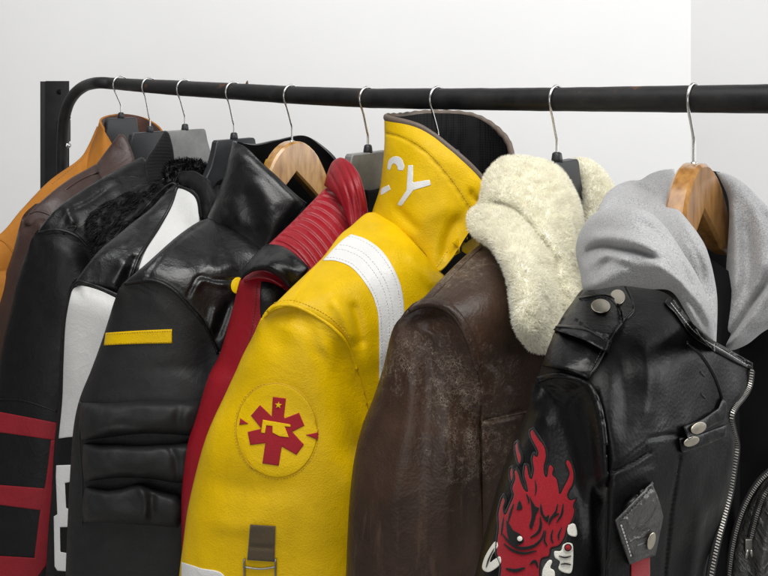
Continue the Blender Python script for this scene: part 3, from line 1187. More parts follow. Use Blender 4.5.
# ================================================================== B: dark brown leather jacket
j = jacket('B', 'plain dark brown leather jacket with pointed collar, between tan and black sleeves')
torso('B', M['brownB'], j)
bodyB = puff([(26, 224, 1), (24, 222), (34, 208), (65, 182), (96, 164, 1), (134, 158, 1), (150, 190), (120, 280), (60, 330, 1), (44, 240)],
             C('B', [(26, 224, 0), (65, 182, -.01), (96, 164, -.03), (134, 158, .03), (100, 230, .06), (60, 300, .06), (60, 215, .03)]), 7, 0.012, 0.02, 3.0, [], 0.003, 16)
place(bodyB, 'shoulder', M['brownB'], j)
slB = loft([(36, 204, 66, 216, 6, .3), (27, 214, 76, 228, 9, .8), (23, 226, 80, 240, 8), (16, 250, 82, 262, 4), (6, 280, 80, 290, 0), (-8, 330, 76, 340, 0), (-25, 440, 66, 440, 0), (-35, 560, 60, 560, 0), (-38, 690, 55, 690, 0)], axis('B'), 0.045, 70, 48, namp=0.005)
flush(slB, bodyB, [(24, 222), (30, 214), (38, 211), (50, 215), (60, 224)], 6, 9)
place(slB, 'sleeve', M['brownB'], j)
colB = puff([(97, 163, 1), (119, 134, 1), (125, 136), (131, 148), (135, 160, 1), (128, 170), (101, 180, 1)],
            C('B', [(97, 163, 0.0), (119, 134, 0.01), (135, 160, .06), (101, 178, .05)]), 5, 0.010, 0.006, 2.0, [], 0.001)
place(colB, 'collar', M['brownB'], j)
castB = Cast([bodyB, slB, colB])
place(seam(castB, [(30, 214), (38, 211), (50, 215), (60, 224)], 0.0024), 'armhole_seam', M['brownB'], j)
place(seam(castB, [(62, 192), (80, 180), (98, 172)], 0.0022), 'shoulder_seam', M['brownB'], j)

# ================================================================== C: black jacket with red bands
j = jacket('C', 'black leather jacket with red bands round its lower sleeve and ribbed knit collar')
torso('C', M['black'], j)
bodyC = puff([(38, 236, 1), (40, 228), (56, 209), (78, 193), (104, 177), (141, 157, 1), (146, 161), (150, 182, 1), (166, 182), (176, 190, 1), (150, 260), (110, 330, 1), (92, 260), (80, 242), (66, 236), (50, 235)],
             C('C', [(38, 232, 0), (78, 193, 0), (104, 177, -.01), (141, 158, -.02), (165, 182, .06), (120, 230, .07), (90, 250, .06), (110, 310, .08), (70, 215, .03)]), 8, 0.014, 0.02, 2.4,
             [([(62, 226), (70, 212), (90, 202), (112, 186)], 2.0, -0.005), ([(70, 206), (68, 214), (74, 226)], 4, 0.006)], 0.004, 16)
place(bodyC, 'shoulder', M['black'], j)
slC = loft([(50, 224, 88, 240, 9, .3), (42, 229, 95, 249, 11, .8), (36, 238, 99, 260, 11), (29, 254, 101, 273, 7), (20, 278, 100, 292, 2), (12, 312, 98, 320, 0), (4, 346, 94, 352, 0), (-4, 400, 84, 408, 0), (-12, 460, 74, 468, 0), (-18, 520, 70, 526, 0), (-22, 600, 66, 604, 0), (-24, 690, 62, 690, 0)], axis('C'), 0.048, 110, 60, namp=0.005)
flush(slC, bodyC, [(36, 238), (39, 233), (52, 229.5), (65, 231), (78, 237), (89, 248), (96, 262)], 6, 14)
sC = place(slC, 'sleeve', M['blackmat'], j)
castC = Cast([bodyC, slC])
place(seam(castC, [(39, 233), (52, 229.5), (65, 231), (78, 237), (89, 248)], 0.0028), 'armhole_seam', M['black'], j)
place(seam(castC, [(63, 234), (72, 233), (76, 226), (68, 228)], 0.0018), 'seam_tab', M['black'], j)
place(seam(castC, [(-2, 399), (25, 401), (58, 412)], 0.0016), 'cuff_seam', M['blackmat'], j)
mb = MB()
for ol in ([(-12, 411, 1), (0, 412), (58, 423, 1), (57, 440.5, 1), (0, 432.5), (-12, 431, 1)],
           [(51, 440, 1), (57.5, 440, 1), (56, 470), (53, 500), (49.5, 562, 1), (34, 560, 1), (41, 505), (46, 480)],
           [(-12, 484, 1), (0, 485), (46, 488.5, 1), (42, 510.5, 1), (0, 505), (-12, 503, 1)],
           [(-12, 556, 1), (0, 556), (36, 558, 1), (49.5, 561, 1), (38, 577), (30, 590, 1), (-12, 586, 1)]):
    s = decal(castC, ol, 0.0014, 3.0)
    mb.add(s.v, s.f)
mb.build('red_band', M['redband'], sC)
knC = puff([(164, 131, 1), (169, 133.5), (173.5, 151), (174, 169), (169, 176, 1), (158, 181), (148, 184, 1), (145, 163), (155, 146)],
           C('C', [(164, 131, 0.0), (145, 163, 0.0), (174, 169, .06), (149, 184, .05), (172, 150, .05)]), 6, 0.012, 0.006, 1.3,
           [([(140, 150 + 3.3 * i), (158, 148 + 3.3 * i), (178, 149.5 + 3.3 * i)], 0.9, -0.003, 1) for i in range(-6, 11)], 0.0)
place(knC, 'knit_collar', M['knit'], j)
furC = puff([(90, 218, 1), (102, 207), (122, 195), (148, 183), (164, 181, 1), (168, 196), (140, 222), (112, 244), (96, 256, 1)],
            C('C', [(84, 214, .055), (112, 192, .055), (150, 182, .07), (160, 200, .10), (95, 250, .105), (130, 215, .10)]), 8, 0.016, 0.01, 2.6,
            [([(100, 226), (122, 208), (150, 190)], 5, -0.012), ([(108, 236), (118, 222), (124, 216)], 3, -0.01)], 0.010, 40)
fC = place(furC, 'fur_facing', M['blackfur'], j)
place(strands(furC, 16000, 0.016, 0.0004, 0.5, seed=3, spread=0.35, flow=(-0.55, -0.25, -0.65)), 'fur', M['blackfur'], fC)

# ================================================================== D: black and white jacket
j = jacket('D', 'black leather jacket with white sleeve panel and white block shapes below')
torso('D', M['black'], j)
bodyD = puff([(75, 286, 1), (76, 281), (87, 265), (100, 249), (116, 236), (133, 222), (150, 209), (164, 194), (174, 184, 1), (196, 192), (202, 215, 1), (200, 240), (170, 320), (140, 350, 1), (124, 300), (104, 292), (90, 287)],
             C('D', [(75, 284, 0), (100, 249, 0), (133, 222, -.01), (174, 184, -.02), (195, 200, .05), (185, 240, .07), (150, 270, .08), (125, 285, .06), (150, 330, .08), (120, 255, .04)]), 8, 0.014, 0.02, 2.2,
             [([(112, 290), (118, 275), (130, 258)], 7, 0.006), ([(126, 286), (130, 270), (138, 254)], 5, -0.009), ([(120, 246), (138, 232)], 6, 0.004)], 0.004, 16)
place(bodyD, 'shoulder', M['blacksoft'], j)
slD = loft([(84, 276, 126, 290, 4, .3), (76, 280, 130, 298, 5, .8), (70, 296, 136, 312, 4), (65, 322, 140, 332, 2), (63, 361, 140, 366, 0), (61.5, 400, 138, 404, 0), (58, 440, 134, 442, 0), (55, 490, 130, 490, 0), (51, 540, 128, 540, 0), (48, 610, 126, 610, 0), (47, 690, 124, 690, 0)], axis('D'), 0.046, 120, 64, namp=0.004)
flush(slD, bodyD, [(74, 287), (75.5, 284), (81, 281.5), (101, 288), (122, 297), (134, 304)], 6, 9)
sD = place(slD, 'sleeve', M['blackmat'], j)
castD = Cast([bodyD, slD])
p = decal(Cast([slD]), [(74.5, 288, 1), (82, 285.5), (101, 291), (123, 301.5, 1), (122, 330), (106, 370), (90, 410), (80, 437, 1), (71, 437), (58.6, 438.5, 1), (62.3, 400), (63.6, 361), (65.8, 322), (71, 294)], 0.0012, 3.0, lift=0.0012)
place(p, 'white_panel', M['white'], sD)
p = decal(castD, [(178, 187, 1), (191, 193), (197.5, 201), (199.5, 219, 1), (196, 240), (170, 262), (139, 275, 1), (139, 268), (146, 250), (160, 228), (172, 205)], 0.0012, 3.0)
place(p, 'white_chest_panel', M['white'], j)
q = [(270, 45), (350, 42), (350, 90), (335, 125), (312, 130), (318, 250), (338, 255), (352, 340), (288, 342), (290, 460), (332, 468), (330, 555), (275, 550), (262, 530), (258, 290), (275, 280), (268, 100)]
p = decal(castD, [(x / 4.8, 456 + y / 4.8, 1) for x, y in q], 0.0012, 2.0, 1.6)
place(p, 'white_lettering', M['whiteletter'], sD)
place(seam(castD, [(74.8, 284.5), (81, 281.5), (101, 288), (122, 297)], 0.0030), 'armhole_seam', M['black'], j)
place(seam(castD, [(177, 186), (170, 207), (154, 234), (139, 257), (132, 276)], 0.0034, 0.001), 'piping', M['black'], j)
place(seam(castD, [(178.5, 186), (191, 192), (198, 201), (200.5, 219)], 0.0030, 0.001), 'panel_edge', M['knit'], j)
place(seam(castD, [(136, 218), (148, 205), (162, 190), (173, 183), (178, 189)], 0.0022, 0.001), 'collar_piping', M['black'], j)
p = puff([(200, 172, 1), (240, 168, 1), (250, 215, 1), (200, 222, 1)], [(200, 172, 1.72), (240, 168, 1.72), (250, 215, 1.70), (200, 222, 1.70)], 4, 0.005, 0.005, 4.0)
place(p, 'back_neck', M['knit'], j)
colD = band([[(178, 186, 1.60), (177, 180, 1.60), (176, 174, 1.605)], [(190, 188, 1.575), (188, 180, 1.575), (184, 171, 1.59)], [(199, 200, 1.56), (198, 186, 1.565), (196, 172, 1.59)], [(203, 218, 1.56), (206, 196, 1.57), (207, 178, 1.60)], [(212, 224, 1.60), (214, 205, 1.61), (216, 186, 1.63)], [(226, 226, 1.66), (226, 205, 1.66), (226, 184, 1.67)], [(246, 230, 1.70), (246, 205, 1.70), (246, 180, 1.70)]], 0.012, 60, 20, [], 0.002, 60)
place(colD, 'knit_collar', M['knit'], j)
fzD = puff([(164, 168, 1), (172, 162), (190, 160), (206, 163, 1), (206, 172), (198, 180), (184, 188), (166, 186, 1)], C('D', [(172, 163, -.06), (206, 163, -.04), (206, 176, -.02), (172, 176, -.05)]), 5, 0.012, 0.01, 2.0, [], 0.004, 60)
f_ = place(fzD, 'collar_fuzz', M['blackfur'], j)
place(strands(fzD, 2500, 0.010, 0.0006, 0.6, seed=4), 'fur', M['blackfur'], f_)

# ================================================================== E: padded black jacket
j = jacket('E', 'padded black leather jacket with yellow stripe on its quilted sleeve')
torso('E', M['blacksoft'], j)
bodyE = puff([(124, 286, 1), (126, 281), (147, 263), (175, 238), (196, 223), (209, 218, 1), (232, 230), (262, 250), (275, 262, 1), (275, 300), (262, 380), (240, 460, 1), (222, 380), (219, 357), (211, 337), (200, 321), (188, 306), (177, 295), (164, 286), (151, 283), (138, 284)],
             C('E', [(124, 284, 0), (175, 238, 0), (209, 218, -.02), (262, 250, .08), (160, 275, .04), (190, 270, .06), (215, 330, .09), (240, 300, .1), (220, 245, .04), (240, 420, .1), (190, 245, .02)]), 9, 0.016, 0.02, 2.2,
             [([(149, 275), (160, 259), (185, 235), (206, 221)], 1.6, -0.004, 1), ([(150, 271), (161, 256), (186, 232)], 4, 0.003), ([(188, 296), (192, 287), (199, 276.5), (216, 279.5), (234, 279.5)], 1.4, -0.005, 1), ([(194, 292), (202, 281), (218, 284), (232, 284)], 3, 0.004), ([(204, 262), (218, 268), (236, 262)], 8, 0.007), ([(206, 336), (212, 322), (216, 306)], 4, 0.006), ([(216, 340), (224, 318), (230, 300)], 4, -0.008)], 0.005, 14)
place(bodyE, 'shoulder', M['blacksoft'], j)
slE = loft([(140, 274, 206, 306, 14, .3), (130, 278, 214, 322, 20, .8), (123, 286, 219, 340, 24), (117, 300, 222, 356, 20), (111, 318, 223, 370, 12), (103, 342, 222, 376, 4), (94, 366, 222, 384, 0), (82, 396, 221, 404, 0), (76, 425, 220, 428, 0), (73, 465, 218, 466, 0), (70, 520, 216, 520, 0), (68, 580, 214, 580, 0), (67, 690, 212, 690, 0)], axis('E'), 0.058, 130, 80, namp=0.004,
           creases=[([(178, 300), (190, 330), (205, 360)], 8, 0.005), ([(150, 372), (180, 368), (205, 372)], 7, -0.003), ([(70, 552), (100, 540), (135, 532)], 6, -0.005), ([(88, 540), (96, 548), (112, 540), (132, 530)], 3, 0.003)])
flush(slE, bodyE, [(121, 290), (125, 284), (138, 281.5), (151, 280), (164, 284), (177, 293), (188, 305), (201, 320), (211, 336), (218, 354)], 9, 20)
sE = place(slE, 'sleeve', M['padded'], j)
castE = Cast([bodyE, slE])
p = decal(castE, [(105.6, 332.8, 1), (138, 330.6), (172, 329.2, 1), (172, 343.4, 1), (138, 344), (103.8, 345.4, 1)], 0.0018, 2.5)
st = place(p, 'yellow_stripe', M['yellowpatch'], sE)
place(stitches(Cast([p]), [(107, 334.3), (138, 332.3), (170.5, 331)], 1.5, 1.0, 0.0005), 'stitching', M['yellowthread'], st)
place(stitches(Cast([p]), [(105.6, 344), (138, 342.5), (170.5, 341.8)], 1.5, 1.0, 0.0005), 'stitching', M['yellowthread'], st)
castsl = Cast([slE])
dep = lambda o: (lambda u, v: castsl.depth(u, v) + o)
pads = [([(79, 402, 1), (110, 403), (140, 400.5), (170, 400), (203, 400.5, 1), (203, 420), (198, 437, 1), (170, 434.5), (140, 434), (105, 438), (81, 441, 1), (79, 420)],
         [([(182, 402), (178, 418), (180, 436)], 5, -0.004), ([(84, 436), (112, 430), (140, 431)], 3, 0.004)]),
        ([(83, 443.5, 1), (110, 444.5), (140, 445.5), (174, 444, 1), (198, 441, 1), (197, 462), (192, 482, 1), (176, 483), (150, 479), (118, 478), (84, 482, 1), (82, 462)],
         [([(168, 444), (176, 462), (178, 484)], 3.5, -0.005), ([(96, 480), (116, 474), (150, 476)], 3, 0.004)]),
        ([(85, 486.5, 1), (105, 490), (122, 488), (138, 484), (156, 490), (178, 495, 1), (186, 510), (178, 528, 1), (141, 525), (110, 523), (83, 522, 1), (82, 505)],
         [([(138, 484), (146, 504), (142, 524)], 3.5, 0.006), ([(152, 492), (150, 508), (156, 524)], 5, -0.007)])]
for ol, cs in pads:
    p = puff(ol, dep(0.006), 11, 0.046, 0.02, 2.0, cs, 0.004, 24)
    place(p, 'quilted_pad', M['padded'], sE)
place(seam(castE, [(80, 401), (79.5, 440), (82.5, 486), (82.5, 524)], 0.0015), 'pad_edge', M['black'], sE)
place(seam(castE, [(125, 284), (138, 281.5), (151, 280), (164, 284), (177, 293), (188, 305), (201, 320), (211, 336), (218, 354)], 0.0026, -0.0005), 'armhole_seam', M['black'], j)
colE = band([[(268, 262, 1.39), (285, 235, 1.385), (300, 212, 1.39), (307, 203, 1.40)], [(258, 258, 1.385), (272, 228, 1.37), (290, 202, 1.375), (296, 194, 1.39)], [(240, 245, 1.40), (250, 215, 1.385), (264, 178, 1.395), (268, 168, 1.41)], [(222, 231, 1.42), (230, 200, 1.41), (240, 160, 1.42), (247, 148, 1.435)], [(208, 217, 1.47), (219, 192, 1.465), (229, 158, 1.465), (233, 141, 1.475)], [(222, 212, 1.56), (234, 190, 1.56), (246, 162, 1.56), (252, 144, 1.56)], [(256, 212, 1.62), (264, 188, 1.62), (272, 158, 1.62), (276, 140, 1.62)], [(300, 216, 1.66), (304, 190, 1.66), (306, 156, 1.66), (306, 136, 1.66)], [(336, 230, 1.64), (338, 200, 1.64), (338, 172, 1.64), (334, 156, 1.64)], [(348, 240, 1.58), (350, 215, 1.58), (350, 192, 1.58), (346, 178, 1.58)]], 0.006, 130, 44,
            [([(240, 232), (236, 212), (228, 196)], 9, 0.004), ([(262, 246), (254, 228), (246, 206), (242, 186)], 12, -0.007), ([(226, 214), (232, 222), (244, 236)], 6, -0.0025), ([(276, 214), (266, 198), (252, 178)], 9, 0.007)], 0.002, 18)
cE = place(colE, 'collar', M['blacksoft'], j)
place(lining(colE, 0.008), 'collar_lining', M['darklining'], cE)
# yellow cloth edge inside the collar, and the yellow press stud half under the red sleeve
p = puff([(258, 160, 1), (266, 158), (270, 166), (266, 178, 1), (260, 172)], [(258, 160, 1.60), (270, 166, 1.60), (266, 178, 1.60)], 4, 0.004, 0.002, 2.5)
place(p, 'yellow_lining', M['yellowpatch'], j)
p = disc(castE, 237.5, 285.5, 6.6, 8.4, 0.006, 0.15, lift=0.002)
place(p, 'press_stud', M['yellowpatch'], j)

# ================================================================== F: red leather jacket
j = jacket('F', 'red leather jacket with ribbed shoulder and black shoulder band')
torso('F', M['red'], j)
ribs = []
for i in range(12):
    t = i / 11
    a = np.array([262 + t * 66, 246 - t * 62])
    ribs.append(([tuple(a), tuple(a + (17, 4)), tuple(a + (32, 16)), tuple(a + (44, 34)), tuple(a + (50, 60))], 1.15, -0.0042, 1))
bodyF = puff([(262, 250, 1), (273, 240), (296, 218), (326, 187, 1), (345, 196), (362, 222), (372, 240), (372, 300), (340, 330, 1), (310, 300), (296, 276), (280, 262)],
             C('F', [(262, 248, 0), (296, 218, 0), (326, 187, -.02), (300, 250, .05), (340, 215, .03), (330, 280, .09), (360, 240, .06)]), 7, 0.016, 0.02, 1.3, ribs, 0.002, 16, 2.0)
place(bodyF, 'ribbed_shoulder', M['red'], j)
slF = loft([(252, 266, 290, 278, 5, .5), (245, 274, 296, 290, 5, .85), (241.5, 283, 300, 304, 5), (236, 302, 306, 322, 3), (222, 350, 310, 362, 0), (210, 374, 306, 384, 0), (199, 410, 300, 414, 0), (189, 442, 296, 444, 0), (184, 480, 292, 480, 0), (183, 510, 290, 510, 0), (184, 590, 288, 590, 0), (184, 690, 286, 690, 0)], axis('F', 0.0), 0.045, 110, 64, namp=0.004)
sF = place(slF, 'sleeve', M['red'], j)
castF = Cast([bodyF, slF])
bnd = puff([(266, 244, 1), (275, 244.5), (285, 247), (297, 255.5), (310, 268, 1), (300, 282), (290, 290, 1), (280, 279), (268, 271.5), (256, 271), (246, 276), (241.5, 281, 1), (241, 274), (245, 266), (256, 253)],
           C('F', [(266, 244, 0), (242, 280, 0), (290, 285, .09), (310, 268, .11), (270, 262, .065)]), 6, 0.018, 0.01, 1.8,
           [([(255, 268), (262, 256), (271, 246)], 1.2, -0.003, 1), ([(246, 272), (262, 265), (280, 272), (292, 284)], 1.6, 0.003), ([(264, 250), (282, 252), (300, 268)], 5, -0.004)], 0.002, 30, 2.0)
place(bnd, 'shoulder_band', M['biker'], j)
p = decal(Cast([slF]), [(261, 281, 1), (272, 283), (286, 290, 1), (296, 310), (296, 340, 1), (262, 330, 1), (260, 305)], 0.0012, 3)
place(p, 'black_side_panel', M['black'], sF)
place(stitches(castF, [(257.5, 283), (255, 310), (249, 345)], 1.6, 1.4, 0.0005), 'stitching', M['stitchblack'], sF)
place(seam(castF, [(244, 281), (256, 277.5), (270, 279), (284, 287)], 0.0024), 'armhole_seam', M['red'], j)
colF = puff([(324, 185, 1), (327, 174), (331.5, 163), (337, 158.5), (342, 157.5), (350, 162), (358, 172), (362, 182), (366, 198), (370, 222, 1), (366, 236), (352, 236, 1), (348, 222), (339, 200)],
            C('F', [(324, 185, -.02), (340, 158, 0.0), (362, 182, .07), (368, 222, .08), (348, 228, .07), (340, 185, .03)]), 6, 0.016, 0.012, 1.3,
            [([(341, 157), (350, 176), (357, 200), (362, 236)], 1.0, -0.003, 1), ([(334, 160), (343, 178), (351, 203), (356, 238)], 1.0, -0.003, 1), ([(348, 160), (356, 178), (363, 202), (367, 230)], 1.0, -0.003, 1), ([(328, 170), (337, 186), (345, 208), (350, 236)], 1.0, -0.003, 1)], 0.002, 16, 2.0)
place(colF, 'collar', M['red'], j)
nkF = band([[(366, 225, 1.33), (364, 190, 1.33)], [(372, 222, 1.36), (371, 190, 1.36)], [(385, 220, 1.42), (384, 188, 1.42)], [(410, 220, 1.47), (408, 190, 1.47)]], 0.006, 30, 12)
place(nkF, 'collar_lining', M['darklining'], j)

# ================================================================== G: yellow jacket
j = jacket('G', 'yellow leather jacket with round red emblem on its sleeve and tall collar')
torso('G', M['yellow'], j, near=0.19)
bodyG = puff([(264, 318, 1), (269, 310), (294, 285), (322, 258), (339, 236), (351, 226), (365, 214), (374, 212, 1), (389, 219), (408, 236), (430, 260), (452, 284, 1), (470, 340), (480, 420), (480, 640, 1), (372, 640, 1), (374, 520), (372, 440), (366, 402), (357, 372), (347, 347), (334, 331), (316, 318), (295, 309), (278, 309)],
             C('G', [(266, 314, 0), (294, 285, 0), (322, 258, -.01), (351, 226, -.03), (374, 212, -.04), (278, 309, .02), (312, 312, .05), (346, 343, .08), (366, 402, .085), (374, 520, .09), (374, 640, .09), (330, 285, .045), (360, 260, .035), (395, 245, .05), (395, 300, .085), (440, 272, .085), (420, 350, .10), (470, 340, .10), (470, 460, .105), (470, 640, .105), (400, 450, .10)]), 9, 0.014, 0.02, 2.4,
             [([(295, 305), (306, 284), (321, 262)], 1.4, -0.004, 1), ([(291, 303), (302, 284), (317, 262)], 3, 0.002), ([(330, 296), (345, 318), (356, 345)], 7, 0.007), ([(352, 300), (358, 322), (362, 350)], 5, -0.008), ([(408, 252), (424, 272), (436, 290)], 6, 0.005)], 0.003, 16)
bG = place(bodyG, 'shoulder', M['yellow'], j)
slG = loft([(286, 297, 350, 326, 16, .3), (272, 305, 352, 338, 20, .8), (264, 316, 355, 354, 22), (256, 332, 359, 372, 20), (245, 352, 364, 390, 12), (237, 370, 368, 402, 6), (228, 389, 371, 414, 2), (207, 436, 375, 446, 0), (191, 497, 377, 500, 0), (185, 537, 378, 538, 0), (180, 580, 378, 580, 0), (178, 640, 376, 640, 0), (177, 700, 374, 700, 0)], axis('G', -0.025), 0.058, 140, 90, namp=0.004, nsc=8,
           creases=[([(318, 316), (326, 340), (338, 372)], 6, 0.006), ([(334, 330), (345, 356), (356, 385)], 6, 0.005), ([(306, 312), (310, 332), (322, 362)], 6, -0.004), ([(288, 310), (284, 330), (276, 352)], 6, -0.003), ([(345, 410), (352, 450), (350, 500)], 10, 0.004), ([(205, 480), (250, 490), (300, 486)], 12, -0.004), ([(210, 520), (240, 528), (262, 520)], 8, 0.003)])
flush(slG, bodyG, [(262, 320), (268, 312), (277.5, 306), (294.6, 306), (315, 315.5), (333.6, 328.6), (347, 344), (357, 370), (366, 402), (372, 440)], 9, 20)
sG = place(slG, 'sleeve', M['yellow'], j)
castG = Cast([bodyG, slG])
place(seam(castG, [(268, 312), (277.5, 306), (294.6, 306), (315, 315.5), (333.6, 328.6), (347, 344), (357, 370)], 0.0024, -0.0008), 'armhole_seam', M['yellow'], j)
place(stitches(castG, [(274, 303), (284, 300.5), (296, 301), (318, 310), (337, 323), (351, 340)], 2.0, 1.2, 0.0005), 'stitching', M['yellowthread'], bG)
p = decal(castG, [(322.5, 260.5, 1), (336, 261), (352, 268), (367, 286), (375.5, 304), (379, 330), (379, 420, 1), (404, 420, 1), (404.5, 330), (403, 296), (396, 273), (383, 252), (367, 239.5), (351, 234, 1), (340, 242)], 0.0016, 2.6)
wb_ = place(p, 'white_band', M['whiteband'], j)
cw = Cast([p])
for k in (0.1, 0.42, 0.58, 0.9):
    a = np.array([(324, 260), (336, 261), (352, 268), (367, 286), (375.5, 304), (379, 330), (379, 410)], float)
    b = np.array([(351, 234), (360, 236), (378, 247), (395, 271), (402, 296), (404, 330), (404, 410)], float)
    place(stitches(cw, (a * (1 - k) + b * k).tolist()[0:], 1.8, 1.3, 0.00045), 'stitching', M['stitchgrey'], wb_)
# lower white band on the sleeve
p = decal(castG, [(181.5, 562, 1), (200, 568), (225, 577), (225, 620, 1), (180, 612, 1)], 0.0014, 3.0)
place(p, 'cuff_band', M['whiteband'], sG)
# round emblem
cx_, cy_ = 276.5, 430.5
ring = [(cx_ + 40.5 * math.cos(a) + 2.0 * math.sin(a), cy_ + 47 * math.sin(a) - 1 * math.cos(a)) for a in np.linspace(0, 2 * math.pi, 28, endpoint=False)]
patch = decal(castG, [(u, v) for u, v in ring], 0.0012, 3.0, bev=1.2)
em = place(patch, 'round_patch', M['yellowpatch'], sG)
cem = Cast([patch])
place(seam(cem, ring + ring[:2], 0.0006, 0.0), 'patch_edge', M['yellowthread'], em)
place(stitches(castG, [(cx_ + (u - cx_) * 1.035, cy_ + (v - cy_) * 1.03) for u, v in ring[:21]], 1.6, 1.6, 0.0005), 'stitching', M['yellowthread'], em)
K = 538 / 140.0
E_ = lambda pts, c=1: [(210 + x / K, 350 + y / K, c) for x, y in pts]
star6 = [(241, 180), (292, 186), (284, 258), (288, 262), (342, 241), (363, 290), (316, 314), (361, 364), (332, 403), (276, 371), (264, 445), (201, 436), (212, 358), (154, 365), (144, 315), (197, 302), (157, 252), (192, 211), (237, 255)]
d6 = decal(cem, E_(star6), 0.0010, 2.0, 1.5, bev=0.7)
e6 = place(d6, 'red_cross', M['redemblem'], em)
c6 = Cast([d6])
for ol in ([(203, 268), (308, 286), (310, 296), (287, 294), (303, 336), (268, 332), (240, 318), (240, 292), (216, 290), (211, 320), (196, 318)],):
    place(decal(c6, E_(ol), 0.0005, 2.0, 1.2, bev=0.5), 'emblem_cutout', M['yellowpatch'], e6)
sx_, sy_ = 263, 212
stp = []
for k in range(10):
    rr2 = 15 if k % 2 == 0 else 6.2
    an = -math.pi / 2 + k * math.pi / 5 + 0.1
    stp.append((sx_ + rr2 * math.cos(an), sy_ + rr2 * math.sin(an)))
place(decal(c6, E_(stp), 0.0005, 1.0, 0.6, bev=0.3), 'star', M['yellowpatch'], e6)
for ol in ([(116, 262), (147, 283), (112, 288)], [(368, 326), (416, 316), (414, 346)]):
    place(decal(cem, E_(ol), 0.0010, 1.5, 1.2, bev=0.6), 'emblem_wing', M['redemblem'], em)
# webbing tab with wire loop
p = decal(castG, [(250, 524.5, 1), (275.5, 526, 1), (274.5, 562, 1), (247, 560, 1)], 0.004, 2.0, creases=[([(247, 546), (275, 548)], 2, -0.002)])
tb = place(p, 'webbing_tab', M['strapbrown'], sG)
ctb = Cast([slG, p])
lp = on(ctb, [(244, 559), (244.5, 586), (275, 586), (275.5, 559)], 3.0, 0.003, False)
v1, f1 = tube(lp, 0.0013, 8)
obj('wire_loop', v1, f1, M['zip'], tb)
lp = on(ctb, [(244, 567), (260, 569), (275.5, 567)], 3.0, 0.003)
v1, f1 = tube(lp, 0.0011, 8)
obj('wire_bar', v1, f1, M['zip'], tb)
# collar
colG = band([[(474, 226, 1.180), (486, 216, 1.185), (494, 208, 1.20), (497, 205, 1.21)], [(440, 271, 1.160), (458, 236, 1.175), (474, 190, 1.19), (480, 176, 1.20)], [(424, 254, 1.175), (432, 215, 1.18), (444, 165, 1.195), (450, 148, 1.21)], [(396, 228, 1.20), (405, 190, 1.20), (415, 145, 1.215), (421, 127, 1.23)], [(372, 212, 1.265), (381, 185, 1.26), (385, 150, 1.265), (385, 118, 1.275)], [(388, 205, 1.35), (392, 180, 1.35), (396, 145, 1.35), (399, 116, 1.355)], [(430, 205, 1.41), (430, 175, 1.41), (432, 140, 1.41), (432, 113, 1.41)], [(480, 212, 1.43), (480, 180, 1.43), (478, 145, 1.43), (476, 117, 1.43)], [(516, 235, 1.38), (516, 205, 1.38), (513, 175, 1.38), (507, 138, 1.385)], [(528, 260, 1.32), (526, 230, 1.32), (522, 200, 1.32), (516, 168, 1.325)]], 0.006, 150, 50,
            [([(385, 133), (402, 138), (425, 152), (450, 180), (472, 214)], 1.1, -0.0025, 1), ([(408, 236), (430, 215), (455, 208)], 10, 0.004), ([(462, 215), (450, 235), (444, 262)], 6, -0.008), ([(470, 190), (476, 200), (486, 202)], 3, -0.006), ([(395, 205), (402, 216), (420, 232)], 5, -0.004)], 0.0015, 20)
cG = place(colG, 'collar', M['yellow'], j)
place(lining(colG, 0.0075, 0), 'mesh_lining', M['meshlining'], cG)
v1, f1 = tube(cr(colG.top, 220), 0.0058, 12, flat=0.75)
wig = np.sin(np.arange(220) * 0.95) * 0.0007 * (np.arange(220) > 105)
v1 = v1.reshape(220, 12, 3)
v1[:, :, 2] += wig[:, None]
obj('collar_trim', v1.reshape(-1, 3), f1, M['taupe'], cG)
ccG = Cast([colG])
place(stitches(ccG, [(386, 131.5), (403, 136.5), (426, 150.5), (451, 178.5), (474, 213)], 1.8, 1.2, 0.0005), 'stitching', M['yellowthread'], cG)
K2 = 3.84
Y_ = lambda pts, c=1: [(370 + x / K2, 60 + y / K2, c) for x, y in pts]
for ol in ([(146, 404), (165, 404), (165, 470), (228, 460), (234, 480), (166, 500), (120, 562), (104, 556), (140, 500)],):
    place(decal(ccG, Y_(ol), 0.0003, 2.0, 1.4, bev=0.6), 'lettering', M['whiteband'], cG)
for ol in ([(66, 420, 1), (72, 385), (95, 370), (120, 378), (133, 410, 1), (127, 424, 1), (108, 424, 1), (100, 402), (86, 400), (76, 424, 1)], [(40, 520, 1), (44, 494), (72, 480, 1), (79, 497, 1), (56, 512, 1)]):
    place(decal(ccG, [(370 + a[0] / K2, 60 + a[1] / K2, *a[2:]) for a in ol], 0.0003, 2.0, 1.4, bev=0.6), 'lettering', M['whiteband'], cG)
place(stitches(ccG, [(447, 251), (440, 262), (434, 270)], 1.6, 1.2, 0.0006), 'stitching', M['yellowlight'], cG)
p = puff([(452, 243, 1), (458, 236), (470, 232, 1), (480, 240), (474, 256, 1), (466, 254)], C('G', [(452, 243, .10), (470, 232, .10), (474, 256, .11)]), 4, 0.005, 0.004, 2.5)
place(p, 'neck_flap', M['yellow'], j)

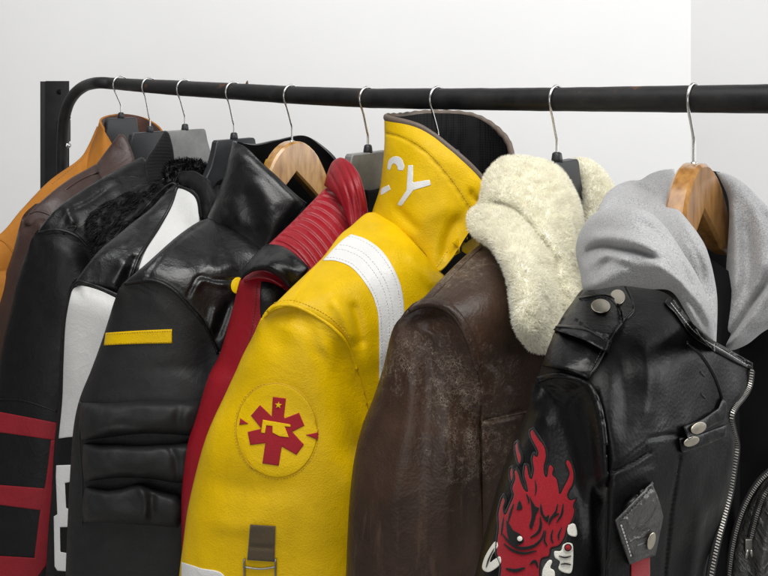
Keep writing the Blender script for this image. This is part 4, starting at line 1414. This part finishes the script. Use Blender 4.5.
# ================================================================== H: brown shearling jacket
TH = HK['H']['top']
wp = lambda u, v, d: tuple((P(u, v, d) - np.array((TH[0], TH[1], TH[2] - 0.85))).tolist())
M['brownH'] = leather('worn_brown_leather', (0.040, 0.0205, 0.0125), 0.44, 320, 0.3, 40, 0.2, 0.55, 0.34, 0.75, (0.095, 0.056, 0.038),
                      wear=[(wp(450, 285, .95), 0.055), (wp(470, 277, .97), 0.045), (wp(415, 360, .90), 0.05), (wp(455, 375, .90), 0.075), (wp(470, 435, .89), 0.07), (wp(385, 370, .93), 0.04), (wp(480, 290, .97), .04)], wearcol=(0.44, 0.36, 0.28))
j = jacket('H', 'worn brown leather jacket with thick cream shearling collar')
torso('H', M['brownH'], j, near=0.19)
bodyH = puff([(405, 316, 1), (409, 309), (422, 299), (443, 277), (466, 255), (486, 240, 1), (500, 256), (520, 290), (545, 330), (590, 380, 1), (600, 640, 1), (480, 640, 1), (482, 500), (480, 400), (476, 370), (470, 350), (461, 329), (451, 316), (437, 308), (422, 308)],
             C('H', [(407, 312, 0), (443, 277, 0), (486, 240, -.02), (437, 306, .035), (455, 316, .055), (472, 350, .075), (482, 430, .08), (482, 640, .08), (470, 285, .045), (500, 290, .07), (520, 350, .09), (530, 430, .095), (580, 420, .10), (580, 640, .10), (530, 640, .095), (500, 260, .03)]), 9, 0.014, 0.02, 2.4,
             [([(484, 243), (464, 262), (442, 286), (424, 303)], 1.4, -0.004, 1), ([(436, 303), (448, 308), (458, 320), (466, 336)], 3.5, 0.004), ([(484, 420), (500, 416), (522, 410)], 1.5, -0.005, 1), ([(484, 427), (502, 423), (522, 417)], 3, 0.004), ([(486, 360), (500, 370), (512, 390)], 5, -0.004)], 0.003, 16)
place(bodyH, 'shoulder', M['brownH'], j)
slH = loft([(424, 300, 466, 322, 12, .3), (412, 305, 472, 334, 17, .8), (404, 314, 476, 350, 18), (394, 328, 479, 366, 15), (385, 363, 481, 386, 7), (375, 394, 482.5, 406, 3), (363, 424, 483.5, 430, 0), (354.5, 460, 484, 463, 0), (349.5, 510, 485, 512, 0), (346.5, 580, 486, 580, 0), (344, 640, 486, 640, 0), (343, 700, 486, 700, 0)], axis('H', -0.02), 0.05, 140, 84, namp=0.004, nsc=9,
           creases=[([(404, 340), (410, 400), (398, 480), (392, 570)], 9, 0.004), ([(430, 330), (428, 400), (424, 500)], 8, -0.004), ([(450, 400), (452, 470), (450, 560)], 8, 0.003), ([(452, 436), (450, 460), (448, 482)], 2.5, -0.003)])
flush(slH, bodyH, [(402, 319), (409, 311), (422, 305.5), (437.7, 305.5), (451, 313), (461, 326), (470, 346), (477, 370), (481, 400)], 9, 20)
sH = place(slH, 'sleeve', M['brownH'], j)
castH = Cast([bodyH, slH])
place(seam(castH, [(409, 311), (422, 305.5), (437.7, 305.5), (451, 313), (461, 326), (470, 346), (477, 370)], 0.0030, -0.0005), 'armhole_seam', M['brownH'], j)
wl = decal(castH, [(408, 310, 1), (412, 304), (424, 299), (439, 298.5), (454, 306), (465, 319), (474, 338), (481, 366, 1), (475, 367, 1), (469, 345), (460, 326), (450, 313.5), (437, 306.5), (422, 306.5), (412, 311, 1)], 0.0022, 2.2, bev=1.3)
place(wl, 'armhole_welt', M['brownH'], j)
place(seam(castH, [(482, 247), (463, 265), (442, 287), (428, 300)], 0.0013), 'shoulder_seam', M['brownH'], j)
place(seam(castH, [(484, 421), (502, 417), (530, 411)], 0.0016), 'pocket_seam', M['brownH'], j)
sh1 = puff([(469, 222), (471, 212), (480, 205), (484, 190), (486, 178), (495, 165), (508, 158), (530, 159), (552, 165), (564, 176), (572, 190), (578, 205), (582, 225), (584, 250), (588, 290), (575, 320), (560, 345), (545, 350), (528, 345), (516, 322), (511, 285), (503, 262), (492, 246), (480, 238), (472, 232)],
           C('H', [(470, 225, -.04), (495, 165, -.05), (552, 165, .0), (580, 220, .06), (584, 270, .09), (545, 345, .11), (515, 320, .11), (503, 262, .06), (530, 220, .03), (550, 280, .09)]), 20, 0.055, 0.03, 2.4,
           [([(483, 203), (500, 204), (516, 212), (530, 226), (545, 245), (556, 262)], 5, -0.022), ([(540, 228), (552, 240), (556, 258)], 7, 0.010), ([(553, 258), (556, 280), (566, 300)], 5, -0.012), ([(500, 228), (520, 255), (532, 290), (538, 325)], 12, 0.012)], 0.010, 22, fine=0.0035, fsc=85)
cH = place(sh1, 'shearling_collar', M['shear'], j)
place(strands(sh1, 90000, 0.0065, 0.00042, 0.5, seed=11, spread=0.8), 'wool', M['wool'], cH)
sh2 = puff([(574, 161), (584, 160), (596, 166), (606, 177), (614, 190), (616, 206), (608, 222), (596, 232), (586, 228), (584, 205), (580, 180)],
           [(574, 161, 1.24), (606, 177, 1.24), (614, 200, 1.22), (590, 228, 1.18)], 12, 0.035, 0.03, 3.2, [], 0.008, 30)
cH2 = place(sh2, 'shearling_collar', M['shear'], j)
place(strands(sh2, 14000, 0.0065, 0.00045, 0.5, seed=12, spread=0.8), 'wool', M['wool'], cH2)

# ================================================================== I: black biker jacket with grey hood
j = jacket('I', 'black biker jacket with grey fleece hood and red flaming emblem on its sleeve')
torso('I', M['biker'], j, near=0.18, half=0.045)
bodyI = puff([(536, 382, 1), (543, 362), (556, 330), (578, 294), (590, 286, 1), (622, 284), (650, 288), (672, 298), (694, 328), (727, 351), (752, 367, 1), (745, 396), (731, 415), (735, 446), (729, 491), (717, 541), (706, 590), (700, 660, 1), (600, 660, 1), (606, 560), (608, 476), (605, 440), (601, 412), (594, 394), (583, 384), (560, 378)],
             C('I', [(538, 378, 0), (556, 330, 0), (580, 292, -.02), (560, 374, .03), (585, 378, .05), (602, 412, .07), (608, 500, .08), (608, 650, .085), (620, 330, .05), (650, 300, .05), (680, 330, .085), (650, 400, .09), (750, 367, .11), (733, 440, .115), (715, 550, .11), (705, 650, .11), (660, 500, .10), (690, 420, .105)]), 9, 0.012, 0.015, 2.4,
             [([(597, 392), (601, 410), (605, 440), (607, 474), (606, 560)], 1.8, -0.005, 1), ([(608, 472), (630, 463), (650, 452)], 1.4, -0.004, 1), ([(650, 439), (668, 436), (684, 436)], 1.4, -0.004, 1), ([(614, 464), (634, 452), (652, 440)], 5, 0.0015), ([(680, 456), (672, 510), (664, 600)], 1.6, -0.004, 1), ([(640, 330), (650, 380), (648, 430)], 9, 0.005), ([(620, 350), (625, 400), (622, 440)], 9, -0.004), ([(672, 300), (694, 330), (727, 353), (750, 369)], 2.2, 0.003, 1), ([(700, 500), (696, 545), (686, 600)], 7, 0.005), ([(612, 490), (640, 476), (660, 470)], 6, 0.0015)] +
             [([(612 + 4 * i, 474 - 2.2 * i), (615 + 4 * i, 462 - 2.6 * i)], 1.0, -0.002, 1) for i in range(9)], 0.005, 14)
bI = place(bodyI, 'front_panel', M['bikerfront'], j)
slI = loft([(556, 366, 600, 378, 8, .3), (544, 371, 606, 388, 9, .8), (537, 381, 608, 402, 9), (530, 404, 609, 424, 7), (519, 430, 609, 446, 4), (509, 454, 609, 464, 2), (500, 478, 608, 484, 0), (488, 522, 606, 524, 0), (477, 566, 606, 566, 0), (468, 610, 606, 610, 0), (458, 690, 606, 690, 0)], axis('I', -0.03), 0.046, 130, 84, namp=0.004, nsc=9,
           creases=[([(575, 385), (578, 430), (588, 480), (594, 560)], 7, 0.006), ([(590, 396), (592, 440), (598, 500)], 4, -0.006), ([(546, 385), (545, 405), (540, 425)], 8, 0.004)])
flush(slI, bodyI, [(534, 390), (538, 380), (559, 375), (584, 381), (595, 396), (601, 416), (605, 445), (607, 474)], 9, 20)
sI = place(slI, 'sleeve', M['biker'], j)
castI = Cast([bodyI, slI])
place(seam(castI, [(538, 380), (559, 375), (584, 381), (595, 396), (601, 416), (605, 445)], 0.0028), 'armhole_seam', M['biker'], j)
# epaulette
u1 = decal(castI, [(586, 287.5, 1), (623, 283, 1), (635, 308.5, 1), (622, 323), (612, 336), (590, 330), (572, 312)], 0.003, 2.4)
ep0 = place(u1, 'epaulette_tab', M['biker'], j)
cI1 = Cast([bodyI, slI, u1])
u2 = decal(cI1, [(576.5, 296.5, 1), (610.4, 294, 1), (625, 318, 1), (614, 336), (598, 367), (589, 379.5, 1), (566, 370), (542, 366, 1), (549, 345), (560, 320)], 0.005, 2.2, bulge=0.003, lift=0.003,
           creases=[([(560, 325), (552, 345), (547, 363)], 1.0, -0.0014, 1), ([(586, 330), (590, 345), (584, 365)], 8, 0.003)])
ep = place(u2, 'epaulette', M['biker'], j)
cI2 = Cast([bodyI, slI, u1, u2])
cU2 = Cast([u2])
place(seam(cU2, [(579, 299), (609.5, 296.5), (623, 318), (612.5, 334.5), (596.5, 365.5), (588.5, 377)], 0.0013, -0.0003), 'epaulette_edge', M['biker'], ep)
place(stitches(cU2, [(581, 300.5), (608.5, 298.5), (620.5, 318), (610, 334), (594.5, 364)], 2.2, 1.2, 0.0005, 0.0005), 'stitching', M['stitchblack'], ep)
place(seam(cI1, [(588, 289), (622, 285), (633.5, 308.5), (623, 322)], 0.0013, -0.0003), 'epaulette_edge', M['biker'], ep0)
lpb = decal(cI2, [(553, 330, 1), (558, 324, 1), (585, 328), (612, 341, 1), (608, 353.5, 1), (582, 340)], 0.006, 2.0, bulge=0.002, lift=0.004)
lo_ = place(lpb, 'epaulette_loop', M['biker'], ep)
cl_ = Cast([lpb])
place(seam(cl_, [(556, 327), (585, 330), (611, 343)], 0.0012, 0.0), 'loop_edge', M['biker'], ep)
place(disc(cI2, 600.7, 306, 9.6, 7.0, 0.004, 0.05, lift=0.002), 'snap', M['brass'], ep)
place(disc(cI1, 617.5, 297, 7.6, 7.6, 0.004, 0.0, lift=0.002), 'snap', M['brass'], ep0)
# collar edge and lapel strap with two snaps
place(seam(castI, [(672, 300), (694, 329.5), (727, 352.5), (750, 367.5)], 0.0026), 'collar_edge', M['biker'], bI)
place(seam(castI, [(686, 342), (700, 354), (713, 374), (721, 396), (723, 412)], 0.0022), 'lapel_edge', M['biker'], bI)
t1 = decal(castI, [(690, 437, 1), (678.5, 437, 1), (681, 452), (684, 453, 1), (705, 446), (726, 437, 1), (727, 424, 1), (705, 432)], 0.004, 2.0, bulge=0.003)
tt1 = place(t1, 'lapel_tab', M['biker'], j)
cI3 = Cast([bodyI, t1])
t2 = decal(cI3, [(682.5, 426, 1), (700, 420), (718, 408, 1), (722, 398, 1), (727, 404), (726, 420, 1), (706, 430), (688, 441, 1)], 0.004, 2.0, bulge=0.004, lift=0.003)
tt2 = place(t2, 'lapel_tab', M['biker'], j)
cI4 = Cast([bodyI, t1, t2])
place(disc(cI4, 698.6, 428, 8.2, 5.6, 0.004, -0.45, lift=0.002), 'snap', M['brass'], tt2)
place(disc(cI4, 691.5, 441.5, 8.2, 4.6, 0.004, -0.35, lift=0.002), 'snap', M['brass'], tt1)
for (a, b) in ((702, 374), (703, 396)):
    place(seam(castI, [(a - 2, b - 2), (a + 2, b + 2)], 0.0012), 'bartack', M['stitchblack'], bI)
# pocket flap
rl = decal(castI, [(631, 557, 1), (650, 553, 1), (650, 620, 1), (631, 620, 1)], 0.001, 3.0)
place(rl, 'red_lining', M['redemblem'], j)
cI5 = Cast([bodyI, rl])
pf = decal(cI5, [(614.6, 520, 1), (632, 502), (651.5, 482, 1), (659, 500), (663.5, 517, 1), (655.6, 556, 1), (642, 560), (629.5, 565, 1), (622, 544)], 0.006, 2.0, bulge=0.004, lift=0.003,
           creases=[([(619, 521), (635, 505), (650, 489)], 1.2, -0.002, 1), ([(619, 523), (626, 542), (632, 560)], 1.2, -0.002, 1)], namp=0.0015)
pk = place(pf, 'pocket_flap', M['bikergrey'], j)
cpf = Cast([pf])
place(disc(cpf, 651.5, 541, 3.8, 9.0, 0.004, 0.25, lift=0.001), 'snap', M['brass'], pk)
place(stitches(cpf, [(621, 525), (626, 540), (631, 557)], 2.0, 1.4, 0.0007), 'stitching', M['stitchgrey'], pk)
place(stitches(cpf, [(620, 520), (635, 505), (651, 487)], 2.0, 1.4, 0.0006), 'stitching', M['stitchblack'], pk)
place(seam(cpf, [(614.6, 520), (632, 502), (651.5, 482)], 0.003, -0.001), 'flap_piping', M['biker'], pk)


def zipper(pts3, side, name, parent):
    """a row of small teeth on a tape"""
    mb = MB()
    p = resample(pts3, 0.0027)
    tan = np.gradient(p, axis=0)
    tan /= np.linalg.norm(tan, axis=1)[:, None]
    view = p - np.array([0, 0, CH])
    view /= np.linalg.norm(view, axis=1)[:, None]
    for i in range(len(p)):
        b = np.cross(tan[i], view[i])
        b /= np.linalg.norm(b)
        nn_ = np.cross(b, tan[i])
        mb.add(*box(p[i] + b * side * 0.0010, (0.0017, 0.0007, 0.0009), np.array([b, tan[i], nn_])))
    z = mb.build(name, M['zip'], parent, False)
    v, f = tube(cr(pts3, 120), 0.0040, 8, flat=0.5)
    obj('zip_tape', v + view.mean(0) * 0.003, f, M['tape'], z)
    return z


zl = [(751, 370), (749, 384), (744, 394), (734, 407), (730.5, 418), (733, 432), (736, 447), (733, 470), (729.5, 492), (723, 518), (717, 541), (710, 576), (704, 620)]
zq = np.array([(u, v, float(dr('I', u, 0.112)) - 0.010) for u, v in zl])
zipper(cr(P(*zq.T), 200), 1, 'zipper', j)
# far front edge with its own zip, right of the opening
rf = puff([(800, 460, 1), (768, 478), (757, 490), (747, 506), (738, 532), (732, 560), (728, 600), (726, 660, 1), (800, 660, 1)], [(800, 460, 0.94), (747, 506, 0.985), (728, 600, 0.985), (800, 660, 0.94), (726, 660, 0.985)], 7, 0.012, 0.01, 2.4,
          [([(768, 494), (756, 520), (748, 560)], 1.6, -0.004), ([(775, 510), (764, 545), (760, 590)], 6, 0.006)], 0.006, 30)
rfo = place(rf, 'far_front_panel', M['bikergrey'], j)
zl2 = [(775, 468), (762, 480), (751, 496), (742, 516), (735, 542), (731, 570), (728, 610)]
zq2 = np.array([(u - 2, v, 0.968) for u, v in zl2])
zipper(cr(P(*zq2.T), 160), 1, 'zipper', rfo)
crf = Cast([rf])
zl3 = [(775, 478), (764, 494), (757, 512), (751, 535), (748, 552)]
p3 = on(crf, zl3, 3.0, 0.003)
z3 = zipper(p3, 1, 'pocket_zipper', rfo)
sl = MB()
c0 = P(748, 545, crf.depth([750], [545])[0] - 0.006)
sl.add(*box(c0, (0.0045, 0.003, 0.008), bev=0.001))
for (du, dv, ln) in ((-3, 14, 0.013), (5, 12, 0.010)):
    q0 = c0 + np.array([du * 0.0004, -0.003, -0.004])
    q1 = P(748 + du * 0.8, 545 + dv, c0[1] - 0.004)
    sl.add(*tube([q0, (q0 + q1) / 2, q1], [0.0016, 0.0026, 0.002], 8, flat=0.5))
sl.build('zip_slider', M['zip'], z3)
# dark inner facing between the opening and the zip
fi = puff([(722, 345, 1), (745, 345), (768, 318), (830, 290, 1), (830, 660, 1), (700, 660, 1), (716, 560), (730, 480), (726, 400)], [(722, 345, 1.02), (830, 300, 1.02), (830, 660, 1.02), (700, 660, 1.02)], 6, 0.01, 0.01, 5.0, [], 0.004, 14)
place(fi, 'inner_facing', M['darklining'], j)

# flaming emblem
KE = 420 / 110.0
D_ = lambda pts, c=0: [(480 + x / KE, 425 + y / KE, c) for x, y in pts]


def stroke(pts, wd):
    """outline of a brush stroke that tapers at both ends"""
    q = cr(pts, 16)
    t = np.gradient(q, axis=0)
    t /= np.linalg.norm(t, axis=1)[:, None]
    n = np.stack([-t[:, 1], t[:, 0]], -1) * (wd / 2 * np.sin(np.linspace(0.12, math.pi - 0.12, 16)) ** 0.6 * 1.35)[:, None]
    return [tuple(p) for p in np.vstack([q + n, (q - n)[::-1]])]


flame = [(66, 440), (72, 390), (70, 340), (80, 295), (91, 266), (99, 290), (92, 318), (98, 340), (112, 310), (128, 270), (123, 240), (134, 205), (131, 178), (141, 166), (150, 185), (158, 215), (171, 246), (182, 254), (177, 222), (169, 190), (173, 152), (182, 156), (189, 190), (197, 206), (205, 172), (200, 132), (207, 108), (217, 122), (221, 100), (197, 52), (192, 26), (203, 14), (222, 45), (246, 85), (252, 120), (244, 160), (247, 192), (256, 196), (262, 160), (270, 150), (281, 166), (277, 190), (292, 205), (300, 238), (305, 264), (318, 240), (336, 205), (341, 180), (328, 147), (333, 131), (347, 146), (358, 185), (354, 225), (338, 253), (334, 274), (347, 287), (368, 279), (356, 308), (361, 330), (350, 366), (332, 392), (322, 428), (300, 460), (270, 470), (262, 500), (233, 512), (226, 560), (222, 650), (84, 650), (80, 540), (64, 490)]
corner = {4, 13, 20, 26, 31, 39, 49, 56}
fl = [(480 + x / KE, 425 + y / KE, 1 if i in corner else 0) for i, (x, y) in enumerate(flame)]
dfl = decal(castI, fl, 0.0014, 1.5, 1.2, bev=0.7)
eI = place(dfl, 'flame_emblem', M['redemblem'], sI)
edges = [outline(fl, 1.3)]
for ol in ([(134, 78), (146, 62), (152, 92), (161, 122), (156, 150), (146, 144), (137, 110)], [(117, 168), (127, 160), (130, 196), (122, 220), (115, 195)]):
    place(decal(castI, D_(ol), 0.0014, 1.3, 0.9, bev=0.7), 'flame_tongue', M['redemblem'], eI)
    edges.append(outline(D_(ol), 1.3))
for q in edges:
    q = np.vstack([q, q[:2]])
    dd = castI.depth(q[:, 0], q[:, 1])
    v, f = tube(P(q[:, 0], q[:, 1], dd - 0.0004), 0.0015, 6)
    obj('emblem_edge', v, f, M['emblack'], eI)
cfl = Cast([dfl, slI])
shapes = [[(99, 366), (112, 378), (128, 402), (152, 416), (168, 440), (154, 456), (126, 455), (106, 428)],
          [(150, 288), (162, 318), (139, 322)],
          [(190, 274), (198, 288), (213, 311), (226, 318), (215, 342), (209, 366), (198, 396), (188, 386), (197, 342)],
          [(232, 298), (241, 333), (251, 350), (264, 342), (258, 372), (240, 354), (229, 330)]]
for pts, wd in (([(262, 380), (276, 352), (302, 338)], 9), ([(82, 412), (110, 446), (150, 470), (200, 464), (232, 438), (246, 402)], 9), ([(90, 452), (122, 477), (166, 490), (216, 480)], 8), ([(229, 350), (232, 384), (220, 412), (192, 430)], 9),
                ([(98, 548), (135, 556), (172, 545)], 10), ([(190, 532), (210, 521), (222, 545)], 9), ([(176, 262), (184, 280), (186, 300)], 6), ([(128, 300), (116, 335), (106, 372)], 7), ([(296, 300), (290, 330), (276, 345)], 6), ([(318, 300), (312, 340), (292, 372)], 7), ([(252, 400), (246, 440), (258, 462)], 6), ([(278, 398), (272, 430), (280, 452)], 6), ([(312, 390), (300, 420), (302, 440)], 6), ([(210, 210), (214, 240), (210, 268)], 5), ([(90, 350), (84, 390), (80, 420)], 6)):
    shapes.append(stroke(pts, wd))
for ol in shapes:
    place(decal(cfl, D_(ol), 0.0006, 1.3, 0.9, bev=0.4), 'emblem_line', M['emblack'], eI)
for ol in ([(8, 546), (20, 500), (50, 452), (64, 446), (68, 466), (48, 494), (38, 524), (56, 512), (76, 502), (80, 526), (60, 548), (30, 562)],
           [(340, 380), (362, 378), (371, 410), (366, 426), (340, 420), (332, 400)],
           [(284, 482), (308, 480), (318, 456), (345, 450), (356, 470), (352, 555), (330, 566), (300, 550), (305, 522), (286, 506)],
           [(236, 590), (240, 550), (262, 516), (276, 521), (269, 545), (285, 560), (281, 610), (236, 610)]):
    place(decal(cfl, D_(ol), 0.0014, 1.4, 1.0, bev=0.7), 'emblem_tusk', M['emwhite'], eI)
for ol in (stroke([(22, 545), (34, 510), (54, 470)], 5), stroke([(300, 500), (325, 506), (350, 500)], 5), stroke([(306, 532), (328, 530), (350, 534)], 5)):
    place(decal(Cast([dfl, slI]), D_(ol), 0.0032, 1.3, 0.9, bev=0.4), 'emblem_line', M['emblack'], eI)
for (x, y, r, m, h) in ((152, 434, 10, 'emwhite', 0.0016), (336, 468, 19, 'emwhite', 0.0016), (336, 468, 15, 'emblack', 0.0022), (336, 468, 11, 'redemblem', 0.0028)):
    s = disc(cfl, 480 + x / KE, 425 + y / KE, r / KE, r / KE, h, lift=0.0016)
    place(s, 'emblem_eye', M[m], eI)

# grey fleece hood: two thick folded lobes either side of the wooden hanger
hd1 = puff([(583, 291, 1), (580, 272), (576, 255), (577, 240), (583, 226), (591, 216), (602, 210), (618, 207), (636, 208), (652, 214), (668, 230), (684, 254), (697, 275), (707, 297), (713, 320), (715, 352, 1), (700, 336), (688, 316), (672, 292), (650, 289), (622, 286), (600, 289)],
           C('I', [(580, 270, -.02), (583, 226, -.03), (600, 285, .04), (650, 285, .08), (690, 320, .12), (715, 345, .12), (700, 285, .12), (636, 208, .05), (630, 240, .06), (668, 232, .085), (660, 265, .10)]), 13, 0.044, 0.03, 2.0,
           [([(584, 258), (590, 249), (604, 246), (620, 249), (640, 252), (658, 259)], 3.0, -0.017), ([(586, 240), (606, 237), (632, 240), (658, 250)], 6, 0.012), ([(582, 278), (590, 264), (606, 256), (632, 261)], 5, 0.010), ([(594, 284), (600, 268), (612, 258)], 3, -0.006), ([(600, 286), (610, 272), (640, 268), (676, 280), (700, 312)], 9, 0.006), ([(655, 288), (674, 286), (694, 306), (708, 334)], 4, -0.012), ([(636, 220), (658, 234), (682, 266), (698, 300)], 4, -0.008), ([(650, 262), (672, 276), (690, 300)], 5, 0.006), ([(620, 262), (640, 274), (656, 276)], 4, -0.004)], 0.004, 26)
place(hd1, 'hood', M['fleece'], j)
hd1b = puff([(596, 216, 1), (604, 197), (614, 187), (628, 181), (640, 180), (650, 174), (662, 170), (674, 169, 1), (676, 186), (668, 200), (679, 210), (690, 223), (699, 235), (707, 250), (714, 276), (717.5, 304), (716, 350, 1), (704, 320), (690, 285), (672, 252), (650, 230), (620, 226)],
            C('I', [(600, 212, -.06), (640, 182, -.08), (674, 170, -.06), (690, 222, .04), (714, 276, .08), (716, 345, .10), (690, 280, .06), (640, 220, -.03), (668, 200, -.03)]), 10, 0.030, 0.025, 2.2,
            [([(628, 200), (648, 196), (662, 206), (684, 230), (702, 262)], 6, 0.006), ([(634, 184), (646, 190), (660, 200)], 3.5, -0.016), ([(608, 200), (630, 196), (652, 204)], 5, 0.008), ([(664, 206), (684, 232), (700, 262), (708, 296)], 3, -0.004)], 0.004, 26)
place(hd1b, 'hood_fold', M['fleece'], j)
hd2 = puff([(716, 172, 1), (728, 174), (745, 184), (761, 200), (776, 212), (810, 230, 1), (810, 310, 1), (768, 329), (746, 345), (722, 354, 1), (722, 330), (725, 300), (726, 270), (728, 240), (729, 215), (727, 195)],
           [(716, 172, 1.08), (761, 200, 1.06), (810, 230, 1.02), (810, 310, 0.99), (722, 350, 1.0), (726, 260, 1.05), (770, 270, 1.01)], 12, 0.040, 0.03, 2.6,
           [([(752, 190), (760, 215), (764, 250), (762, 280)], 9, 0.010), ([(745, 186), (758, 204), (768, 222)], 4, -0.010), ([(720, 346), (734, 330), (750, 306), (768, 278), (790, 255)], 3.2, -0.018, 1), ([(728, 346), (745, 326), (764, 300), (785, 272)], 5, 0.010, 1), ([(730, 200), (736, 240), (734, 300)], 8, 0.010), ([(742, 220), (748, 260), (742, 300)], 6, -0.008)], 0.005, 22)
place(hd2, 'hood', M['fleece'], j)
chd = Cast([bodyI, hd1, hd1b])
colI = puff([(668, 297, 1), (680, 307), (694, 325), (710, 338), (727, 348), (753, 363, 1), (753, 371, 1), (727, 358), (708, 347), (690, 334), (676, 315), (664, 303, 1)], lambda u, v: np.minimum(chd.depth(u, v) - 0.002, 1.0), 3, 0.004, 0.003, 1.6)
place(colI, 'collar', M['biker'], j)
place(stitches(Cast([colI]), [(671, 303), (692, 329), (709, 342.5), (727, 353), (750, 367)], 1.8, 1.2, 0.0005), 'stitching', M['stitchgrey'], j)
hin = puff([(668, 176, 1), (700, 170), (720, 172, 1), (732, 200), (730, 300), (724, 356, 1), (712, 350), (706, 270), (684, 230)], [(668, 176, 1.15), (720, 172, 1.15), (730, 300, 1.10), (712, 350, 1.06)], 6, 0.01, 0.01, 4.0)
place(hin, 'hood_lining', M['darklining'], j)
hbk = puff([(592, 232, 1), (612, 205), (640, 192), (672, 186), (720, 184), (748, 194), (766, 215, 1), (780, 300), (770, 326, 1), (640, 300), (596, 284, 1)], [(592, 232, 1.06), (640, 192, 1.13), (720, 184, 1.20), (766, 215, 1.20), (775, 315, 1.16), (596, 284, 1.04), (680, 250, 1.22)], 10, 0.012, 0.012, 4.0, [], 0.004, 20)
place(hbk, 'hood_back', M['fleece'], j)
p = decal(Cast([hin]), [(697, 238, 1), (706, 232, 1), (709, 240, 1), (700, 247, 1)], 0.0008, 2)
place(p, 'neck_label', M['bikergrey'], j)
